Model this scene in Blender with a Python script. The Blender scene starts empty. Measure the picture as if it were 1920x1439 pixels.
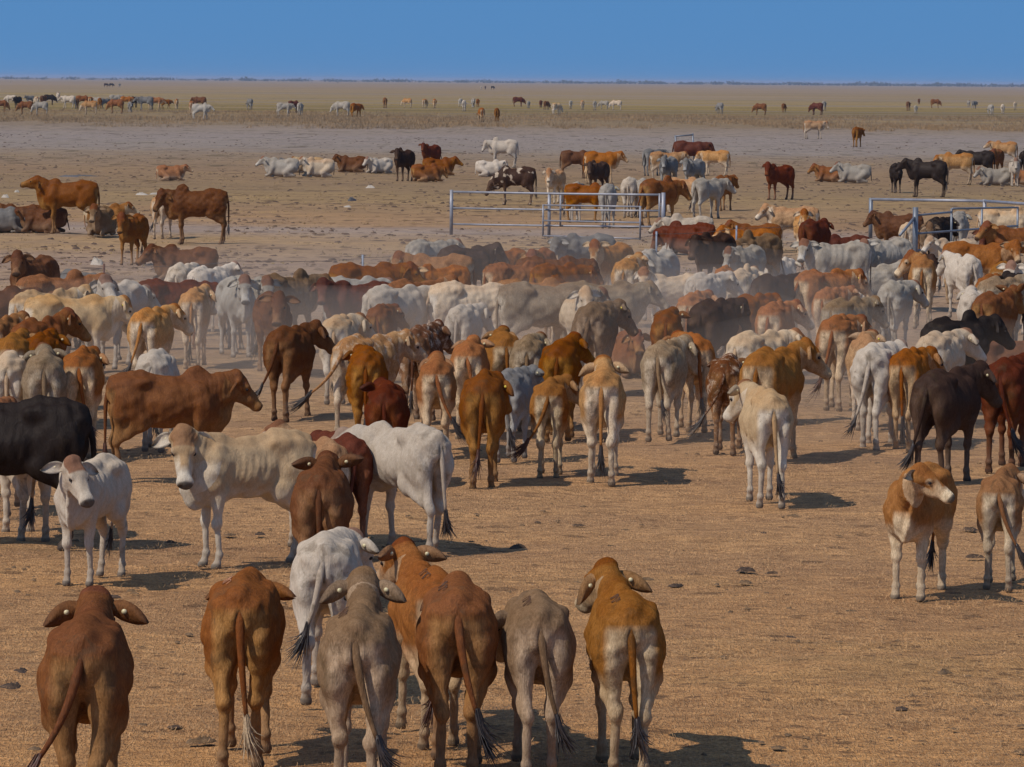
import bpy, math, random
import numpy as np
from mathutils import Vector, Matrix

# ------------------------------------------------------------------ camera, sky, sun, exposure
W0, H0 = 1920.0, 1439.0          # the photograph's own pixels, used as map coordinates
FPX = 8200.0
KD = FPX / 5200.0                # distances below were first paced out for a 5200 pixel lens
CAM_H = 4.7
HOR_MID = 151.5                  # row of the horizon at mid width
ROLL = 0.0078                    # the horizon falls to the right
scene = bpy.context.scene
COL = scene.collection
cam_d = bpy.data.cameras.new("camera")
cam = bpy.data.objects.new("camera", cam_d)
COL.objects.link(cam)
cam_d.sensor_width = 36.0
cam_d.lens = FPX * 36.0 / W0
cam_d.clip_start = 0.5
cam_d.clip_end = 90000.0
PITCH = math.atan((H0 / 2 - HOR_MID) / FPX)
cam.matrix_world = (Matrix.Translation((0, 0, CAM_H)) @ Matrix.Rotation(math.pi / 2 - PITCH, 4, 'X')
                    @ Matrix.Rotation(ROLL, 4, 'Z'))
scene.camera = cam
CAM_R = cam.matrix_world.to_3x3()

SUN_ELEV = math.radians(48.0)
SUN_AZ = math.radians(-130.0)     # bearing of the sun from +Y, clockwise: left and a little behind the camera
sun_dir = Vector((math.sin(SUN_AZ) * math.cos(SUN_ELEV), math.cos(SUN_AZ) * math.cos(SUN_ELEV), math.sin(SUN_ELEV)))
sun_d = bpy.data.lights.new("sun", 'SUN')
sun_d.energy = 3.25
sun_d.angle = math.radians(0.55)
sun_d.color = (1.0, 0.93, 0.83)
sun = bpy.data.objects.new("sun", sun_d)
COL.objects.link(sun)
sun.rotation_mode = 'QUATERNION'
sun.rotation_quaternion = sun_dir.to_track_quat('Z', 'Y')
sun.location = (-30, -10, 60)

world = bpy.data.worlds.new("World")
scene.world = world
world.use_nodes = True
wt = world.node_tree
wt.nodes.clear()
w_out = wt.nodes.new('ShaderNodeOutputWorld')
w_bg = wt.nodes.new('ShaderNodeBackground')
w_sky = wt.nodes.new('ShaderNodeTexSky')
w_sky.sky_type = 'NISHITA'
w_sky.sun_disc = False
w_sky.sun_elevation = SUN_ELEV
w_sky.sun_rotation = SUN_AZ
w_sky.air_density = 1.0
w_sky.dust_density = 0.3
w_sky.ozone_density = 3.0
# deep clean blue of dry inland air low on the sky, Nishita above it
w_co = wt.nodes.new('ShaderNodeTexCoord')
w_sep = wt.nodes.new('ShaderNodeSeparateXYZ')
wt.links.new(w_co.outputs['Generated'], w_sep.inputs[0])
w_mr = wt.nodes.new('ShaderNodeMapRange')
w_mr.inputs['From Min'].default_value = 0.10
w_mr.inputs['From Max'].default_value = 0.45
wt.links.new(w_sep.outputs['Z'], w_mr.inputs['Value'])
w_low = wt.nodes.new('ShaderNodeMapRange')
w_low.inputs['From Min'].default_value = 0.0
w_low.inputs['From Max'].default_value = 0.05
wt.links.new(w_sep.outputs['Z'], w_low.inputs['Value'])
w_lc = wt.nodes.new('ShaderNodeMix'); w_lc.data_type = 'RGBA'
w_lc.inputs['A'].default_value = (.754, 2.01, 4.10, 1)
w_lc.inputs['B'].default_value = (.665, 1.94, 4.14, 1)
wt.links.new(w_low.outputs[0], w_lc.inputs['Factor'])
w_mix = wt.nodes.new('ShaderNodeMix'); w_mix.data_type = 'RGBA'
wt.links.new(w_mr.outputs[0], w_mix.inputs['Factor'])
wt.links.new(w_lc.outputs['Result'], w_mix.inputs['A'])
wt.links.new(w_sky.outputs[0], w_mix.inputs['B'])
wt.links.new(w_mix.outputs['Result'], w_bg.inputs['Color'])
w_bg.inputs['Strength'].default_value = 0.115
wt.links.new(w_bg.outputs[0], w_out.inputs['Surface'])

vs = scene.view_settings
vs.view_transform = 'Standard'
vs.look = 'None'
vs.gamma = 1.0
vs.use_curve_mapping = False
vs.exposure = 0.12
scene.cycles.use_denoising = True
scene.cycles.volume_bounces = 1
scene.cycles.volume_max_steps = 64

def ray(px, py):
    v = CAM_R @ Vector(((px - W0 / 2) / FPX, -(py - H0 / 2) / FPX, -1.0))
    return v
def at(px, py, z=0.0):
    """the world point at height z seen at a pixel of the photograph"""
    v = ray(px, py)
    t = (z - CAM_H) / v.z
    return Vector((v.x * t, v.y * t, z))

# ------------------------------------------------------------------ tagging
def tag(o, label=None, cat=None, group=None, kind=None):
    if label: o['label'] = label
    if cat: o['category'] = cat
    if group: o['group'] = group
    if kind: o['kind'] = kind
    return o

def mesh_from(name, V, quads=None, tris=None, mask=None, smooth=True):
    V = np.asarray(V, np.float32)
    quads = np.zeros((0, 4), np.int32) if quads is None or len(quads) == 0 else np.asarray(quads, np.int32)
    tris = np.zeros((0, 3), np.int32) if tris is None or len(tris) == 0 else np.asarray(tris, np.int32)
    me = bpy.data.meshes.new(name)
    nq, nt = len(quads), len(tris)
    me.vertices.add(len(V)); me.vertices.foreach_set('co', V.ravel())
    me.loops.add(nq * 4 + nt * 3)
    me.loops.foreach_set('vertex_index', np.concatenate([quads.ravel(), tris.ravel()]).astype(np.int32))
    me.polygons.add(nq + nt)
    st = np.concatenate([np.arange(nq) * 4, nq * 4 + np.arange(nt) * 3]).astype(np.int32)
    me.polygons.foreach_set('loop_start', st)
    if smooth:
        me.polygons.foreach_set('use_smooth', np.ones(nq + nt, bool))
    me.update(calc_edges=True)
    if mask is not None:
        at_ = me.color_attributes.new('mask', 'FLOAT_COLOR', 'POINT')
        at_.data.foreach_set('color', np.asarray(mask, np.float32).ravel())
    return me

def link(name, me, mat=None, parent=None):
    o = bpy.data.objects.new(name, me)
    COL.objects.link(o)
    if mat is not None:
        o.data.materials.append(mat)
    if parent is not None:
        o.parent = parent
    return o

# ------------------------------------------------------------------ implicit modelling of one continuous body
class Field:
    def __init__(s, lo, hi, h):
        s.h = h
        s.lo = np.array(lo, float)
        n = np.ceil((np.array(hi) - s.lo) / h).astype(int) + 2
        s.n = n
        s.ax = [s.lo[i] + h * np.arange(n[i]) for i in range(3)]
        s.D = np.full(tuple(n), 1.0, np.float32)
    def sub(s, lo, hi):
        a = np.maximum(0, np.floor((np.array(lo) - s.lo) / s.h).astype(int))
        b = np.minimum(s.n, np.ceil((np.array(hi) - s.lo) / s.h).astype(int) + 1)
        if (b <= a).any(): return None
        sl = tuple(slice(a[i], b[i]) for i in range(3))
        X = s.ax[0][sl[0]][:, None, None]; Y = s.ax[1][sl[1]][None, :, None]; Z = s.ax[2][sl[2]][None, None, :]
        return sl, X, Y, Z
    def add(s, d, sl, k, carve=False):
        a = s.D[sl]
        if carve:
            d = -d
            hh = np.clip(0.5 - 0.5 * (a - d) / k, 0, 1)
            s.D[sl] = a * (1 - hh) + d * hh + k * hh * (1 - hh)
        else:
            hh = np.clip(0.5 + 0.5 * (d - a) / k, 0, 1)
            s.D[sl] = d * (1 - hh) + a * hh - k * hh * (1 - hh)
    def cone(s, A, B, ra, rb, k=0.04, sx=1.0):
        """round cone from A to B; sx < 1 makes it narrower across the animal"""
        A = np.array(A, float); B = np.array(B, float)
        m = max(ra, rb) + k + 2 * s.h
        r = s.sub(np.minimum(A, B) - m, np.maximum(A, B) + m)
        if r is None: return
        sl, X, Y, Z = r
        ab = B - A
        pa = [(X - A[0]) / sx, Y - A[1], Z - A[2]]
        ba = np.array([ab[0] / sx, ab[1], ab[2]])
        L2 = (ba ** 2).sum() + 1e-9
        t = np.clip((pa[0] * ba[0] + pa[1] * ba[1] + pa[2] * ba[2]) / L2, 0, 1)
        t = t * t * (3 - 2 * t) * 0.35 + t * 0.65
        q = np.sqrt((pa[0] - ba[0] * t) ** 2 + (pa[1] - ba[1] * t) ** 2 + (pa[2] - ba[2] * t) ** 2)
        d = (q - (ra + (rb - ra) * t))
        if sx < 1: d = d * (0.5 + 0.5 * sx)
        s.add(d.astype(np.float32), sl, k)
    def ell(s, C, R, k=0.05, M=None, carve=False):
        """ellipsoid, M = 3x3 whose columns are its axes"""
        C = np.array(C, float); R = np.array(R, float)
        if M is None: ext = R
        else: ext = np.sqrt(((M * R[None, :]) ** 2).sum(1))
        m = ext + k + 2 * s.h
        r = s.sub(C - m, C + m)
        if r is None: return
        sl, X, Y, Z = r
        x, y, z = X - C[0], Y - C[1], Z - C[2]
        if M is not None:
            x, y, z = (M[0, 0] * x + M[1, 0] * y + M[2, 0] * z, M[0, 1] * x + M[1, 1] * y + M[2, 1] * z,
                       M[0, 2] * x + M[1, 2] * y + M[2, 2] * z)
        k0 = np.sqrt((x / R[0]) ** 2 + (y / R[1]) ** 2 + (z / R[2]) ** 2)
        k1 = np.sqrt((x / R[0] ** 2) ** 2 + (y / R[1] ** 2) ** 2 + (z / R[2] ** 2) ** 2)
        d = k0 * (k0 - 1.0) / (k1 + 1e-6)
        s.add(d.astype(np.float32), sl, k, carve)
    def mesh(s, relax=1):
        D = s.D
        I = D < 0
        nx, ny, nz = D.shape
        c = np.zeros((nx - 1, ny - 1, nz - 1), np.int8)
        for i in (0, 1):
            for j in (0, 1):
                for k in (0, 1):
                    c += I[i:nx - 1 + i, j:ny - 1 + j, k:nz - 1 + k]
        act = (c > 0) & (c < 8)
        cx, cy, cz = np.nonzero(act)
        idx = np.full(c.shape, -1, np.int32)
        idx[cx, cy, cz] = np.arange(len(cx))
        P = np.zeros((len(cx), 3)); N = np.zeros(len(cx))
        for ax in range(3):
            o = [a for a in range(3) if a != ax]
            for u in (0, 1):
                for v in (0, 1):
                    a = [cx, cy, cz]
                    off = [0, 0, 0]; off[o[0]] = u; off[o[1]] = v
                    off2 = list(off); off2[ax] = 1
                    d0 = D[cx + off[0], cy + off[1], cz + off[2]]
                    d1 = D[cx + off2[0], cy + off2[1], cz + off2[2]]
                    m = (d0 < 0) != (d1 < 0)
                    t = np.where(m, d0 / (d0 - d1 + 1e-12), 0)
                    p = np.stack([np.full(len(cx), off[0], float), np.full(len(cx), off[1], float), np.full(len(cx), off[2], float)], 1)
                    p[:, ax] = t
                    P += np.where(m[:, None], p, 0); N += m
        P = P / N[:, None] + np.stack([cx, cy, cz], 1)
        V = s.lo + P * s.h
        Q = []
        for ax in range(3):
            o = [a for a in range(3) if a != ax]
            sl0 = [slice(1, None)] * 3; sl0[ax] = slice(0, -1)
            A = I[tuple(sl0)]
            sl1 = [slice(1, None)] * 3
            B = I[tuple(sl1)]
            e = np.nonzero(A != B)
            if len(e[0]) == 0: continue
            base = [e[0].copy(), e[1].copy(), e[2].copy()]
            for a in o: base[a] = base[a] + 1
            ok = np.ones(len(e[0]), bool)
            lim = c.shape
            def cell(du, dv):
                q = [base[0].copy(), base[1].copy(), base[2].copy()]
                q[o[0]] -= du; q[o[1]] -= dv
                for a in range(3):
                    bad = (q[a] < 0) | (q[a] >= lim[a]); ok[bad] = False
                    q[a] = np.clip(q[a], 0, lim[a] - 1)
                return idx[q[0], q[1], q[2]]
            q0, q1, q2, q3 = cell(1, 1), cell(0, 1), cell(0, 0), cell(1, 0)
            inside = A[e]
            quad = np.stack([q0, q1, q2, q3], 1)
            flip = inside if ax != 1 else ~inside
            quad[~flip] = quad[~flip][:, ::-1]
            quad = quad[ok & (quad >= 0).all(1)]
            Q.append(quad)
        Q = np.concatenate(Q)
        for _ in range(relax):
            S = np.zeros_like(V); Nn = np.zeros(len(V))
            for a, b in ((0, 1), (1, 2), (2, 3), (3, 0)):
                np.add.at(S, Q[:, a], V[Q[:, b]]); np.add.at(Nn, Q[:, a], 1)
                np.add.at(S, Q[:, b], V[Q[:, a]]); np.add.at(Nn, Q[:, b], 1)
            V = V * 0.5 + 0.5 * S / np.maximum(Nn, 1)[:, None]
        return V, Q

def sst(x, a, b):
    t = np.clip((x - a) / (b - a), 0, 1)
    return t * t * (3 - 2 * t)

def rot(axis, deg):
    return np.array(Matrix.Rotation(math.radians(deg), 3, axis))

def tube(path, radii, n=8, sq=None, cap=True):
    """loft of rings along a path -> V, quads"""
    path = np.array(path, float); m = len(path)
    T = np.gradient(path, axis=0); T /= np.linalg.norm(T, axis=1)[:, None] + 1e-9
    up = np.array([1.0, 0.01, 0.02])
    V = []; 
    for i in range(m):
        a = up - T[i] * up.dot(T[i]); a /= np.linalg.norm(a) + 1e-9
        b = np.cross(T[i], a)
        r = radii[i]
        for j in range(n):
            th = 2 * math.pi * j / n
            V.append(path[i] + a * math.cos(th) * r * (sq or 1) + b * math.sin(th) * r)
    Q = []
    for i in range(m - 1):
        for j in range(n):
            Q.append((i * n + j, i * n + (j + 1) % n, (i + 1) * n + (j + 1) % n, (i + 1) * n + j))
    if cap:
        c = len(V); V.append(path[0]); V.append(path[-1])
        for j in range(n):
            Q.append((c, (j + 1) % n, j, j)); Q.append((c + 1, (m - 1) * n + j, (m - 1) * n + (j + 1) % n, (m - 1) * n + (j + 1) % n))
    return np.array(V), Q

class Bits:
    """small shapes joined into the body mesh"""
    def __init__(s): s.V = []; s.Q = []; s.T = []; s.M = []; s.n = 0
    def add(s, V, Q, mask):
        V = np.asarray(V, float); mask = np.asarray(mask, float)
        if mask.ndim == 1: mask = np.tile(mask, (len(V), 1))
        for q in Q:
            u = list(dict.fromkeys(q))
            if len(u) == 4: s.Q.append([a + s.n for a in q])
            elif len(u) == 3: s.T.append([a + s.n for a in u])
        s.V.append(V); s.M.append(mask); s.n += len(V)

def ear_shape(L, Wd, nu, nv):
    """cupped leaf: along +x (outwards), width along z, opening faces +y"""
    V = []; M = []
    for side in (0, 1):
        for i in range(nu):
            t = i / (nu - 1)
            w = Wd * 0.5 * (0.34 + 0.66 * math.sin(min(1, t / 0.42) * math.pi / 2)) * (1 - max(0, (t - 0.45) / 0.55) ** 2.2) + 0.004
            for j in range(nv):
                v = 2 * j / (nv - 1) - 1
                cup = (1 - v * v) * (-0.034 - 0.02 * (1 - t)) * (1 - 0.45 * t) - 0.012 * t + .010 * math.sin(5 * t + 2 * v)
                z = v * w - 0.05 * t * t
                V.append((t * L, cup - (0.005 if side else 0.0) * (1 if abs(v) < .99 else 0.2), z))
                M.append((0.8 if side == 0 else 0.25, .28 * float(sst(np.array(abs(v)), .7, 1.0)) + .40 * float(sst(np.array(t), .6, 1.0)), 0, 0 if side == 0 else .7))
    Q = []
    N = nu * nv
    for i in range(nu - 1):
        for j in range(nv - 1):
            a = i * nv + j
            Q.append((a, a + 1, a + nv + 1, a + nv)); Q.append((N + a, N + a + nv, N + a + nv + 1, N + a + 1))
        for j, f in ((0, 1), (nv - 1, 0)):
            a = i * nv + j
            q = (a, a + nv, N + a + nv, N + a)
            Q.append(q if f else q[::-1])
    for j in range(nv - 1):
        a = (nu - 1) * nv + j
        Q.append((a, a + 1, N + a + 1, N + a))
    return np.array(V), Q, np.array(M)

def cow_shape(p, h):
    """p: dict of pose values, h: cell size.  +Y forward, origin on the ground under the barrel.
    returns V, quads, tris, mask, anchors"""
    lie = p.get('lie', 0)
    fat = p.get('fat', 1.0); hump = p.get('hump', 0.5); legw = p.get('legw', 1.0)
    rnd = random.Random(p.get('seed', 1))
    dz = -0.50 if lie else 0.0            # barrel lowered onto the ground
    lr = max(0.0, (h - 0.02) * 0.5)       # keep legs present on coarse grids
    npitch = p.get('np', 28.0); nyaw = p.get('ny', 0.0); hyaw = p.get('hy', 0.0); hp = p.get('hp', 45.0)
    # neck chain
    base = np.array([0, 0.46, 1.04 + dz])
    def dirv(yaw, pit):
        y, q = math.radians(yaw), math.radians(pit)
        return np.array([math.sin(y) * math.cos(q), math.cos(y) * math.cos(q), math.sin(q)])
    nl = p.get('nl', .9)
    n1 = base + dirv(nyaw * 0.45, npitch * 0.8) * 0.235 * nl
    n2 = n1 + dirv(nyaw * 0.9, npitch * 1.1) * 0.20 * nl
    # head frame
    ty = nyaw + hyaw
    f = dirv(ty, -hp)
    r_ = np.array([math.cos(math.radians(ty)), -math.sin(math.radians(ty)), 0.0])
    roll = p.get('hr', 0.0)
    u_ = np.cross(r_, f)
    if roll:
        c, s_ = math.cos(math.radians(roll)), math.sin(math.radians(roll))
        r_, u_ = r_ * c + u_ * s_, u_ * c - r_ * s_
    P = n2 + dirv(ty, 30) * 0.03 + np.array([0, 0, .03])
    HS = p.get('hs', 1.08)
    def hd(a, b, c_): return P + (r_ * a + f * b + u_ * c_) * HS
    HM = np.stack([r_, f, u_], 1)
    pts = np.array([hd(0, .5, 0), hd(0, -.1, 0), hd(.15, .1, 0), hd(-.15, .1, 0), n1, n2, (0, -.85, .5), (0, .7, 1.4 + dz), (.36, 0, 0), (-.36, 0, 0)])
    lo = np.minimum(pts.min(0) - 0.14, [-.42, -.92, -.03]); hi = np.maximum(pts.max(0) + 0.14, [.42, .75, 1.42 + dz])
    if lie: lo[0] -= .22; hi[0] += .22; lo[1] -= .1
    F = Field(lo, hi, h)
    z = dz
    # ---- barrel
    F.ell((0, 0.04, .94 + z), (.222 * fat, .53, .27 * (0.8 + 0.2 * fat)), .05)
    F.ell((0, -0.10, .885 + z), (.228 * fat, .36, .225 * (0.55 + 0.45 * fat)), .10)
    F.ell((0, .36, .90 + z), (.185, .28, .32), .08)
    F.ell((0, -.48, 1.065 + z), (.18, .33, .225), .08)
    F.cone((0, .36, 1.185 + z), (0, .02, 1.165 + z), .055, .05, .08, .8)
    F.cone((0, .02, 1.165 + z), (0, -.34, 1.245 + z), .05, .055, .08)
    F.cone((0, -.34, 1.245 + z), (0, -.71, 1.20 + z), .055, .042, .07)
    F.ell((0, .53, .81 + z), (.12, .15, .19), .08)
    if hump > 0:
        F.ell((0, .34, 1.20 + .05 * hump + z), (.06 + .02 * hump, .16, .06 + .10 * hump), .06)
    for s in (-1, 1):
        F.ell((s * .135, .40, .93 + z), (.085, .14, .26), .05, rot('X', 14))           # shoulder
        F.ell((s * .155, -.33, 1.175 + z), (.055, .11, .055), .10)                         # hook bone
        F.ell((s * .105, -.70, 1.115 + z), (.045, .06, .05), .05)                         # pin bone
        F.ell((s * .135, -.54, .95 + z), (.098, .215, .27), .06, rot('X', -4))             # thigh
    F.ell((0, -.86, .93 + z), (.024, .11, .24), .05, carve=True)
    for s in (-1, 1):
        F.ell((s * .345, -.12, 1.11 + z), (.09, .17, .09), .12, carve=True)              # hunger hollow
        F.ell((s * .27, .22, .78 + z), (.04, .05, .20), .06, carve=True)                 # behind the shoulder
        F.ell((s * .19, -.83, 1.02 + z), (.05, .12, .11), .06, carve=True)
    # ---- legs
    g = p.get('gait', (0, 0, 0, 0))   # swing of the feet: fore left, fore right, hind left, hind right
    feet = []
    if not lie:
        for i, s in enumerate((-1, 1)):
            sw = g[i]; lift = p.get('lift', (0, 0, 0, 0))[i]
            x = s * .125
            el = (x * 1.05, .36, .72)
            kn = (x * .98, .385 + sw * .5 + lift * .8, .43 + lift * .5)
            fe = (x, .37 + sw - lift * .7, .135 + lift)
            ho = (x, .40 + sw - lift * 1.1, .035 + lift * .9)
            F.cone((x * 1.15, .42, .90), el, .10, .078 * legw + lr, .06)
            F.cone(el, kn, .070 * legw + lr, .042 * legw + lr, .05)
            F.ell(kn, (.043 * legw + lr, .045 * legw + lr, .055), .03)
            F.cone(kn, fe, .033 * legw + lr, .030 * legw + lr, .02)
            F.ell(fe, (.037 * legw + lr, .042 * legw + lr, .036), .02)
            F.cone(fe, ho, .030 * legw + lr, .040 * legw + lr, .02)
            F.cone((ho[0], ho[1] + .0, .03 + lift * .9), (ho[0], ho[1] + .03, .022 + lift * .9), .042 + lr, .036 + lr, .02)
            feet.append((ho, x))
        for i, s in enumerate((-1, 1)):
            sw = g[2 + i]; lift = p.get('lift', (0, 0, 0, 0))[2 + i]
            x = s * .125
            hk = p.get('hock', .095)
            st = (s * .145, -.36 + sw * .25, .72)
            ho_ = (s * hk, -.665 + sw * .70, .475 + lift * .5)
            fe = (s * (hk + .008), -.625 + sw - lift * .5, .135 + lift)
            hf = (s * (hk + .012), -.59 + sw - lift * .8, .035 + lift * .9)
            F.cone((s * .13, -.50, .95), st, .155, .105 * legw + lr, .07, .8)
            F.cone((s * .115, -.60, .86), (s * (hk + .01), -.655 + sw * .62, .56), .115, .046 * legw + lr, .06, .8)
            F.cone(st, ho_, .090 * legw + lr, .044 * legw + lr, .07)
            F.ell(ho_, (.042 * legw + lr, .056 * legw + lr, .062), .03)
            F.cone(ho_, fe, .036 * legw + lr, .031 * legw + lr, .02)
            F.ell(fe, (.038 * legw + lr, .044 * legw + lr, .036), .02)
            F.cone(fe, hf, .030 * legw + lr, .040 * legw + lr, .02)
            F.cone((hf[0], hf[1], .03 + lift * .9), (hf[0], hf[1] + .03, .022 + lift * .9), .042 + lr, .036 + lr, .02)
            feet.append((hf, x))
    else:
        ls = p.get('lside', 1)
        for s in (-1, 1):
            F.cone((s * .17, .40, .40), (s * .20, .50, .17), .10, .075, .06)              # upper arm
            F.cone((s * .20, .50, .17), (s * .17, .72 if s == ls else .66, .08), .068, .05, .04)
            F.cone((s * .17, .72 if s == ls else .66, .075), (s * .14, .44, .05), .040, .034, .03)
            F.cone((s * .14, .44, .05), (s * .16, .36, .045), .036, .04, .02)
            o = .10 if s == ls else -.02
            F.cone((s * .16, -.45, .38), (s * (.26 + o), -.16, .20), .17, .11, .08)         # thigh laid out
            F.cone((s * (.26 + o), -.16, .18), (s * (.24 + o), -.58, .085), .095, .048, .06)
            F.cone((s * (.24 + o), -.58, .07), (s * (.28 + o), -.22, .05), .042, .036, .03)
            F.cone((s * (.28 + o), -.22, .05), (s * (.29 + o), -.12, .045), .036, .042, .02)
        F.ell((0, -.02, .22), (.26 * fat, .50, .20), .08)
    # ---- neck
    F.cone((0, .44, 1.00 + z), n1, .225, .182, .07, .60)
    F.cone(n1, n2, .182, .132, .06, .64)
    F.cone(n2, hd(0, .04, -.05), .130, .098, .05, .8)
    # dewlap: thin fold hanging from throat to brisket
    dl = p.get('dew', 1.0)
    thr = hd(0, .02, -.13)
    for k in range(5):
        a = k / 5; b = (k + 1) / 5
        def dp(t):
            q = thr * (1 - t) + np.array([0, .56, .70 + z]) * t
            q = q + np.array([0, .02, -.10 * dl]) * math.sin(math.pi * min(1, t * 1.05))
            if t > .75 : q[2] -= .03 * dl
            return q
        F.cone(dp(a), dp(b), .055 + .02 * dl * a, .055 + .025 * dl * b, .045, .36)
    # ---- head
    F.ell(hd(0, .07, -.02), np.array([.098, .135, .095]) * HS, .04, HM)
    F.ell(hd(0, -.025, .035), np.array([.075, .06, .048]) * HS, .05, HM)
    F.cone(hd(0, .12, -.035), hd(0, .36, -.055), .088 * HS, .066 * HS, .04)
    F.ell(hd(0, .405, -.062), np.array([.080, .056, .062]) * HS, .03, HM)
    F.ell(hd(0, .14, -.115), np.array([.064, .14, .070]) * HS, .05, HM)
    F.cone(hd(0, .16, -.125), hd(0, .37, -.095), .045 * HS, .036 * HS, .04)
    for s in (-1, 1):
        F.ell(hd(s * .078, .135, .008), np.array([.032, .045, .028]) * HS, .03, HM)
        F.ell(hd(s * .085, .02, -.01), np.array([.04, .035, .035]) * HS, .03, HM)
        if h < .016:
            F.ell(hd(s * .098, .165, -.022), np.array([.018, .022, .016]) * HS, .015, HM, carve=True)
            F.ell(hd(s * .030, .452, -.045), np.array([.012, .014, .012]) * HS, .012, HM, carve=True)
    V, Q = F.mesh(relax=1 if h < .03 else 0)
    V[:, 2] = np.maximum(V[:, 2], 0.0)
    x, y, zz = V[:, 0], V[:, 1], V[:, 2] - dz
    # ---- folds and ribs
    if h < .028:
        nrm = np.zeros_like(V)
        e1 = V[Q[:, 2]] - V[Q[:, 0]]; e2 = V[Q[:, 3]] - V[Q[:, 1]]; fn = np.cross(e1, e2)
        for k in range(4): np.add.at(nrm, Q[:, k], fn)
        nrm /= np.linalg.norm(nrm, axis=1)[:, None] + 1e-9
        rib = p.get('rib', .5)
        w = sst(np.abs(x), .12, .18) * sst(zz, .70, .80) * (1 - sst(zz, 1.05, 1.13)) * sst(y, -.28, -.18) * (1 - sst(y, .22, .30))
        amp = .0028 * rib * w * (.7 + .3 * np.sin(zz * 21 + y * 5)) * np.sin((y + zz * .35 + .02 * np.sin(zz * 9)) * 2 * math.pi / .072)
        dn = np.linalg.norm(V - n1, axis=1)
        w2 = (1 - sst(dn, .16, .30)) * (y > .40)
        tdir = (n2 - base); tdir /= np.linalg.norm(tdir)
        for _k in range(7):      # uneven flesh under the skin
            _a = rnd.uniform(0, 6.28); _d = np.array([rnd.gauss(0, 1), rnd.gauss(0, 1), rnd.gauss(0, 1)]); _d /= np.linalg.norm(_d)
            amp = amp + .0021 * np.sin((V @ _d) * rnd.uniform(28, 62) + _a) * sst(V[:, 2], .2, .5)
        amp = amp + .0020 * w2 * np.sin(((V - base) @ tdir + .03 * np.sin(zz * 14)) * 2 * math.pi / .055)
        V = V + nrm * amp[:, None]
    # ---- coat masks: R pale, G dark skin / horn, B warm top, A shoulder and neck
    lowleg = 1 - sst(V[:, 2], .30, .52)
    if lie: lowleg = 1 - sst(V[:, 2], .06, .14)
    belly = (1 - sst(zz, .62, .84)) * (1 - sst(np.abs(x), .14, .24) * .4)
    esc = sst(-y, .46, .60) * (1 - sst(np.abs(x), .13, .21)) * (1 - sst(zz, 1.04, 1.15)) * sst(zz, .38, .55)
    inner = (1 - sst(np.abs(x), .08, .13)) * (1 - sst(zz, .80, .95))
    rel = (V - P) / HS
    hr, hf_, hu = rel @ r_, rel @ f, rel @ u_
    nearhead = (np.linalg.norm(V - hd(0, .18, -.03), axis=1) < .34 * HS)
    mz = sst(hf_, .26, .36) * nearhead
    ey = (1 - sst(np.sqrt((np.abs(hr) - .085) ** 2 + (hf_ - .14) ** 2 + (hu + .01) ** 2), .03, .055)) * nearhead
    pale = np.maximum.reduce([belly * .9, esc, inner * .9, lowleg * .6, mz * .95, ey * .7,
                              sst(hf_, .12, .3) * nearhead * .6 * sst(np.abs(hr), .02, .05), (hu < -.09) * nearhead * .5])
    nose = .8 * sst(hf_, .418, .435) * nearhead * sst(hu, -.112, -.09)
    if not lie:
        hoof = 1 - sst(V[:, 2], .045, .06)
        hoof = hoof * .55
    else:
        hoof = 0 * x
    cleft = sst(-y, .70, .76) * (1 - sst(np.abs(x), .012, .035)) * sst(zz, .66, .76) * (1 - sst(zz, 1.06, 1.14))
    dark = np.maximum.reduce([nose, hoof, cleft * .6])
    poll = (1 - sst(hf_, .10, .24)) * nearhead * sst(hu, -.03, .03)
    hmp = (1 - sst(np.linalg.norm((V - np.array([0, .36, 1.26 + dz])) * [1, .8, 1], axis=1), .10, .24))
    warm = np.maximum.reduce([poll * 1.0, hmp * .7, sst(zz, 1.08, 1.2) * (y < .5) * .75, (np.abs(hr) < .045) * nearhead * sst(hu, -.03, .0) * .8])
    neckm = np.maximum(1 - sst(np.linalg.norm(V - n1, axis=1), .12, .34), sst(y, .25, .5) * .8) * (1 - nearhead * .7)
    mask = np.stack([pale, dark, warm, neckm], 1)
    B = Bits()
    # ---- ears, horns, eyes, tail
    nu, nv = (9, 7) if h < .016 else ((6, 5) if h < .03 else (4, 3))
    EL = p.get('el', .25); droop = p.get('droop', 28.0); sweep = p.get('sweep', 20.0)
    anchors = {}
    for s in (-1, 1):
        eV, eQ, eM = ear_shape(EL * HS, .112 * HS, nu, nv)
        eV = eV.copy()
        dr = droop + rnd.uniform(-12, 12); sp = sweep + rnd.uniform(-12, 12)
        # frame: x outward, y forward opening, z up (in head axes with u tilted)
        out = np.array([s * r_[i] for i in range(3)])
        upw = np.array([0, 0, 1.0]); upw = upw - out * upw.dot(out); upw /= np.linalg.norm(upw)
        fw = np.cross(upw, out) * (1 if s > 0 else -1)
        cD, sD = math.cos(math.radians(dr)), math.sin(math.radians(dr))
        cS, sS = math.cos(math.radians(sp)), math.sin(math.radians(sp))
        ex = (out * cD - upw * sD) * cS - fw * sS
        ez = upw * cD + out * sD
        ey_ = np.cross(ez, ex); ey_ *= np.sign(ey_.dot(fw)) if ey_.dot(fw) != 0 else 1
        root = hd(s * .075, .0, -.015)
        W = root + eV[:, :1] * ex + eV[:, 1:2] * ey_ + eV[:, 2:3] * ez
        if s < 0: eQ = [q[::-1] for q in eQ]
        B.add(W, eQ, eM)
        anchors['ear%d' % s] = (root + ex * EL * HS * .42 + ey_ * -.0425 - ez * .009, ex, ey_, ez)
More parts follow.
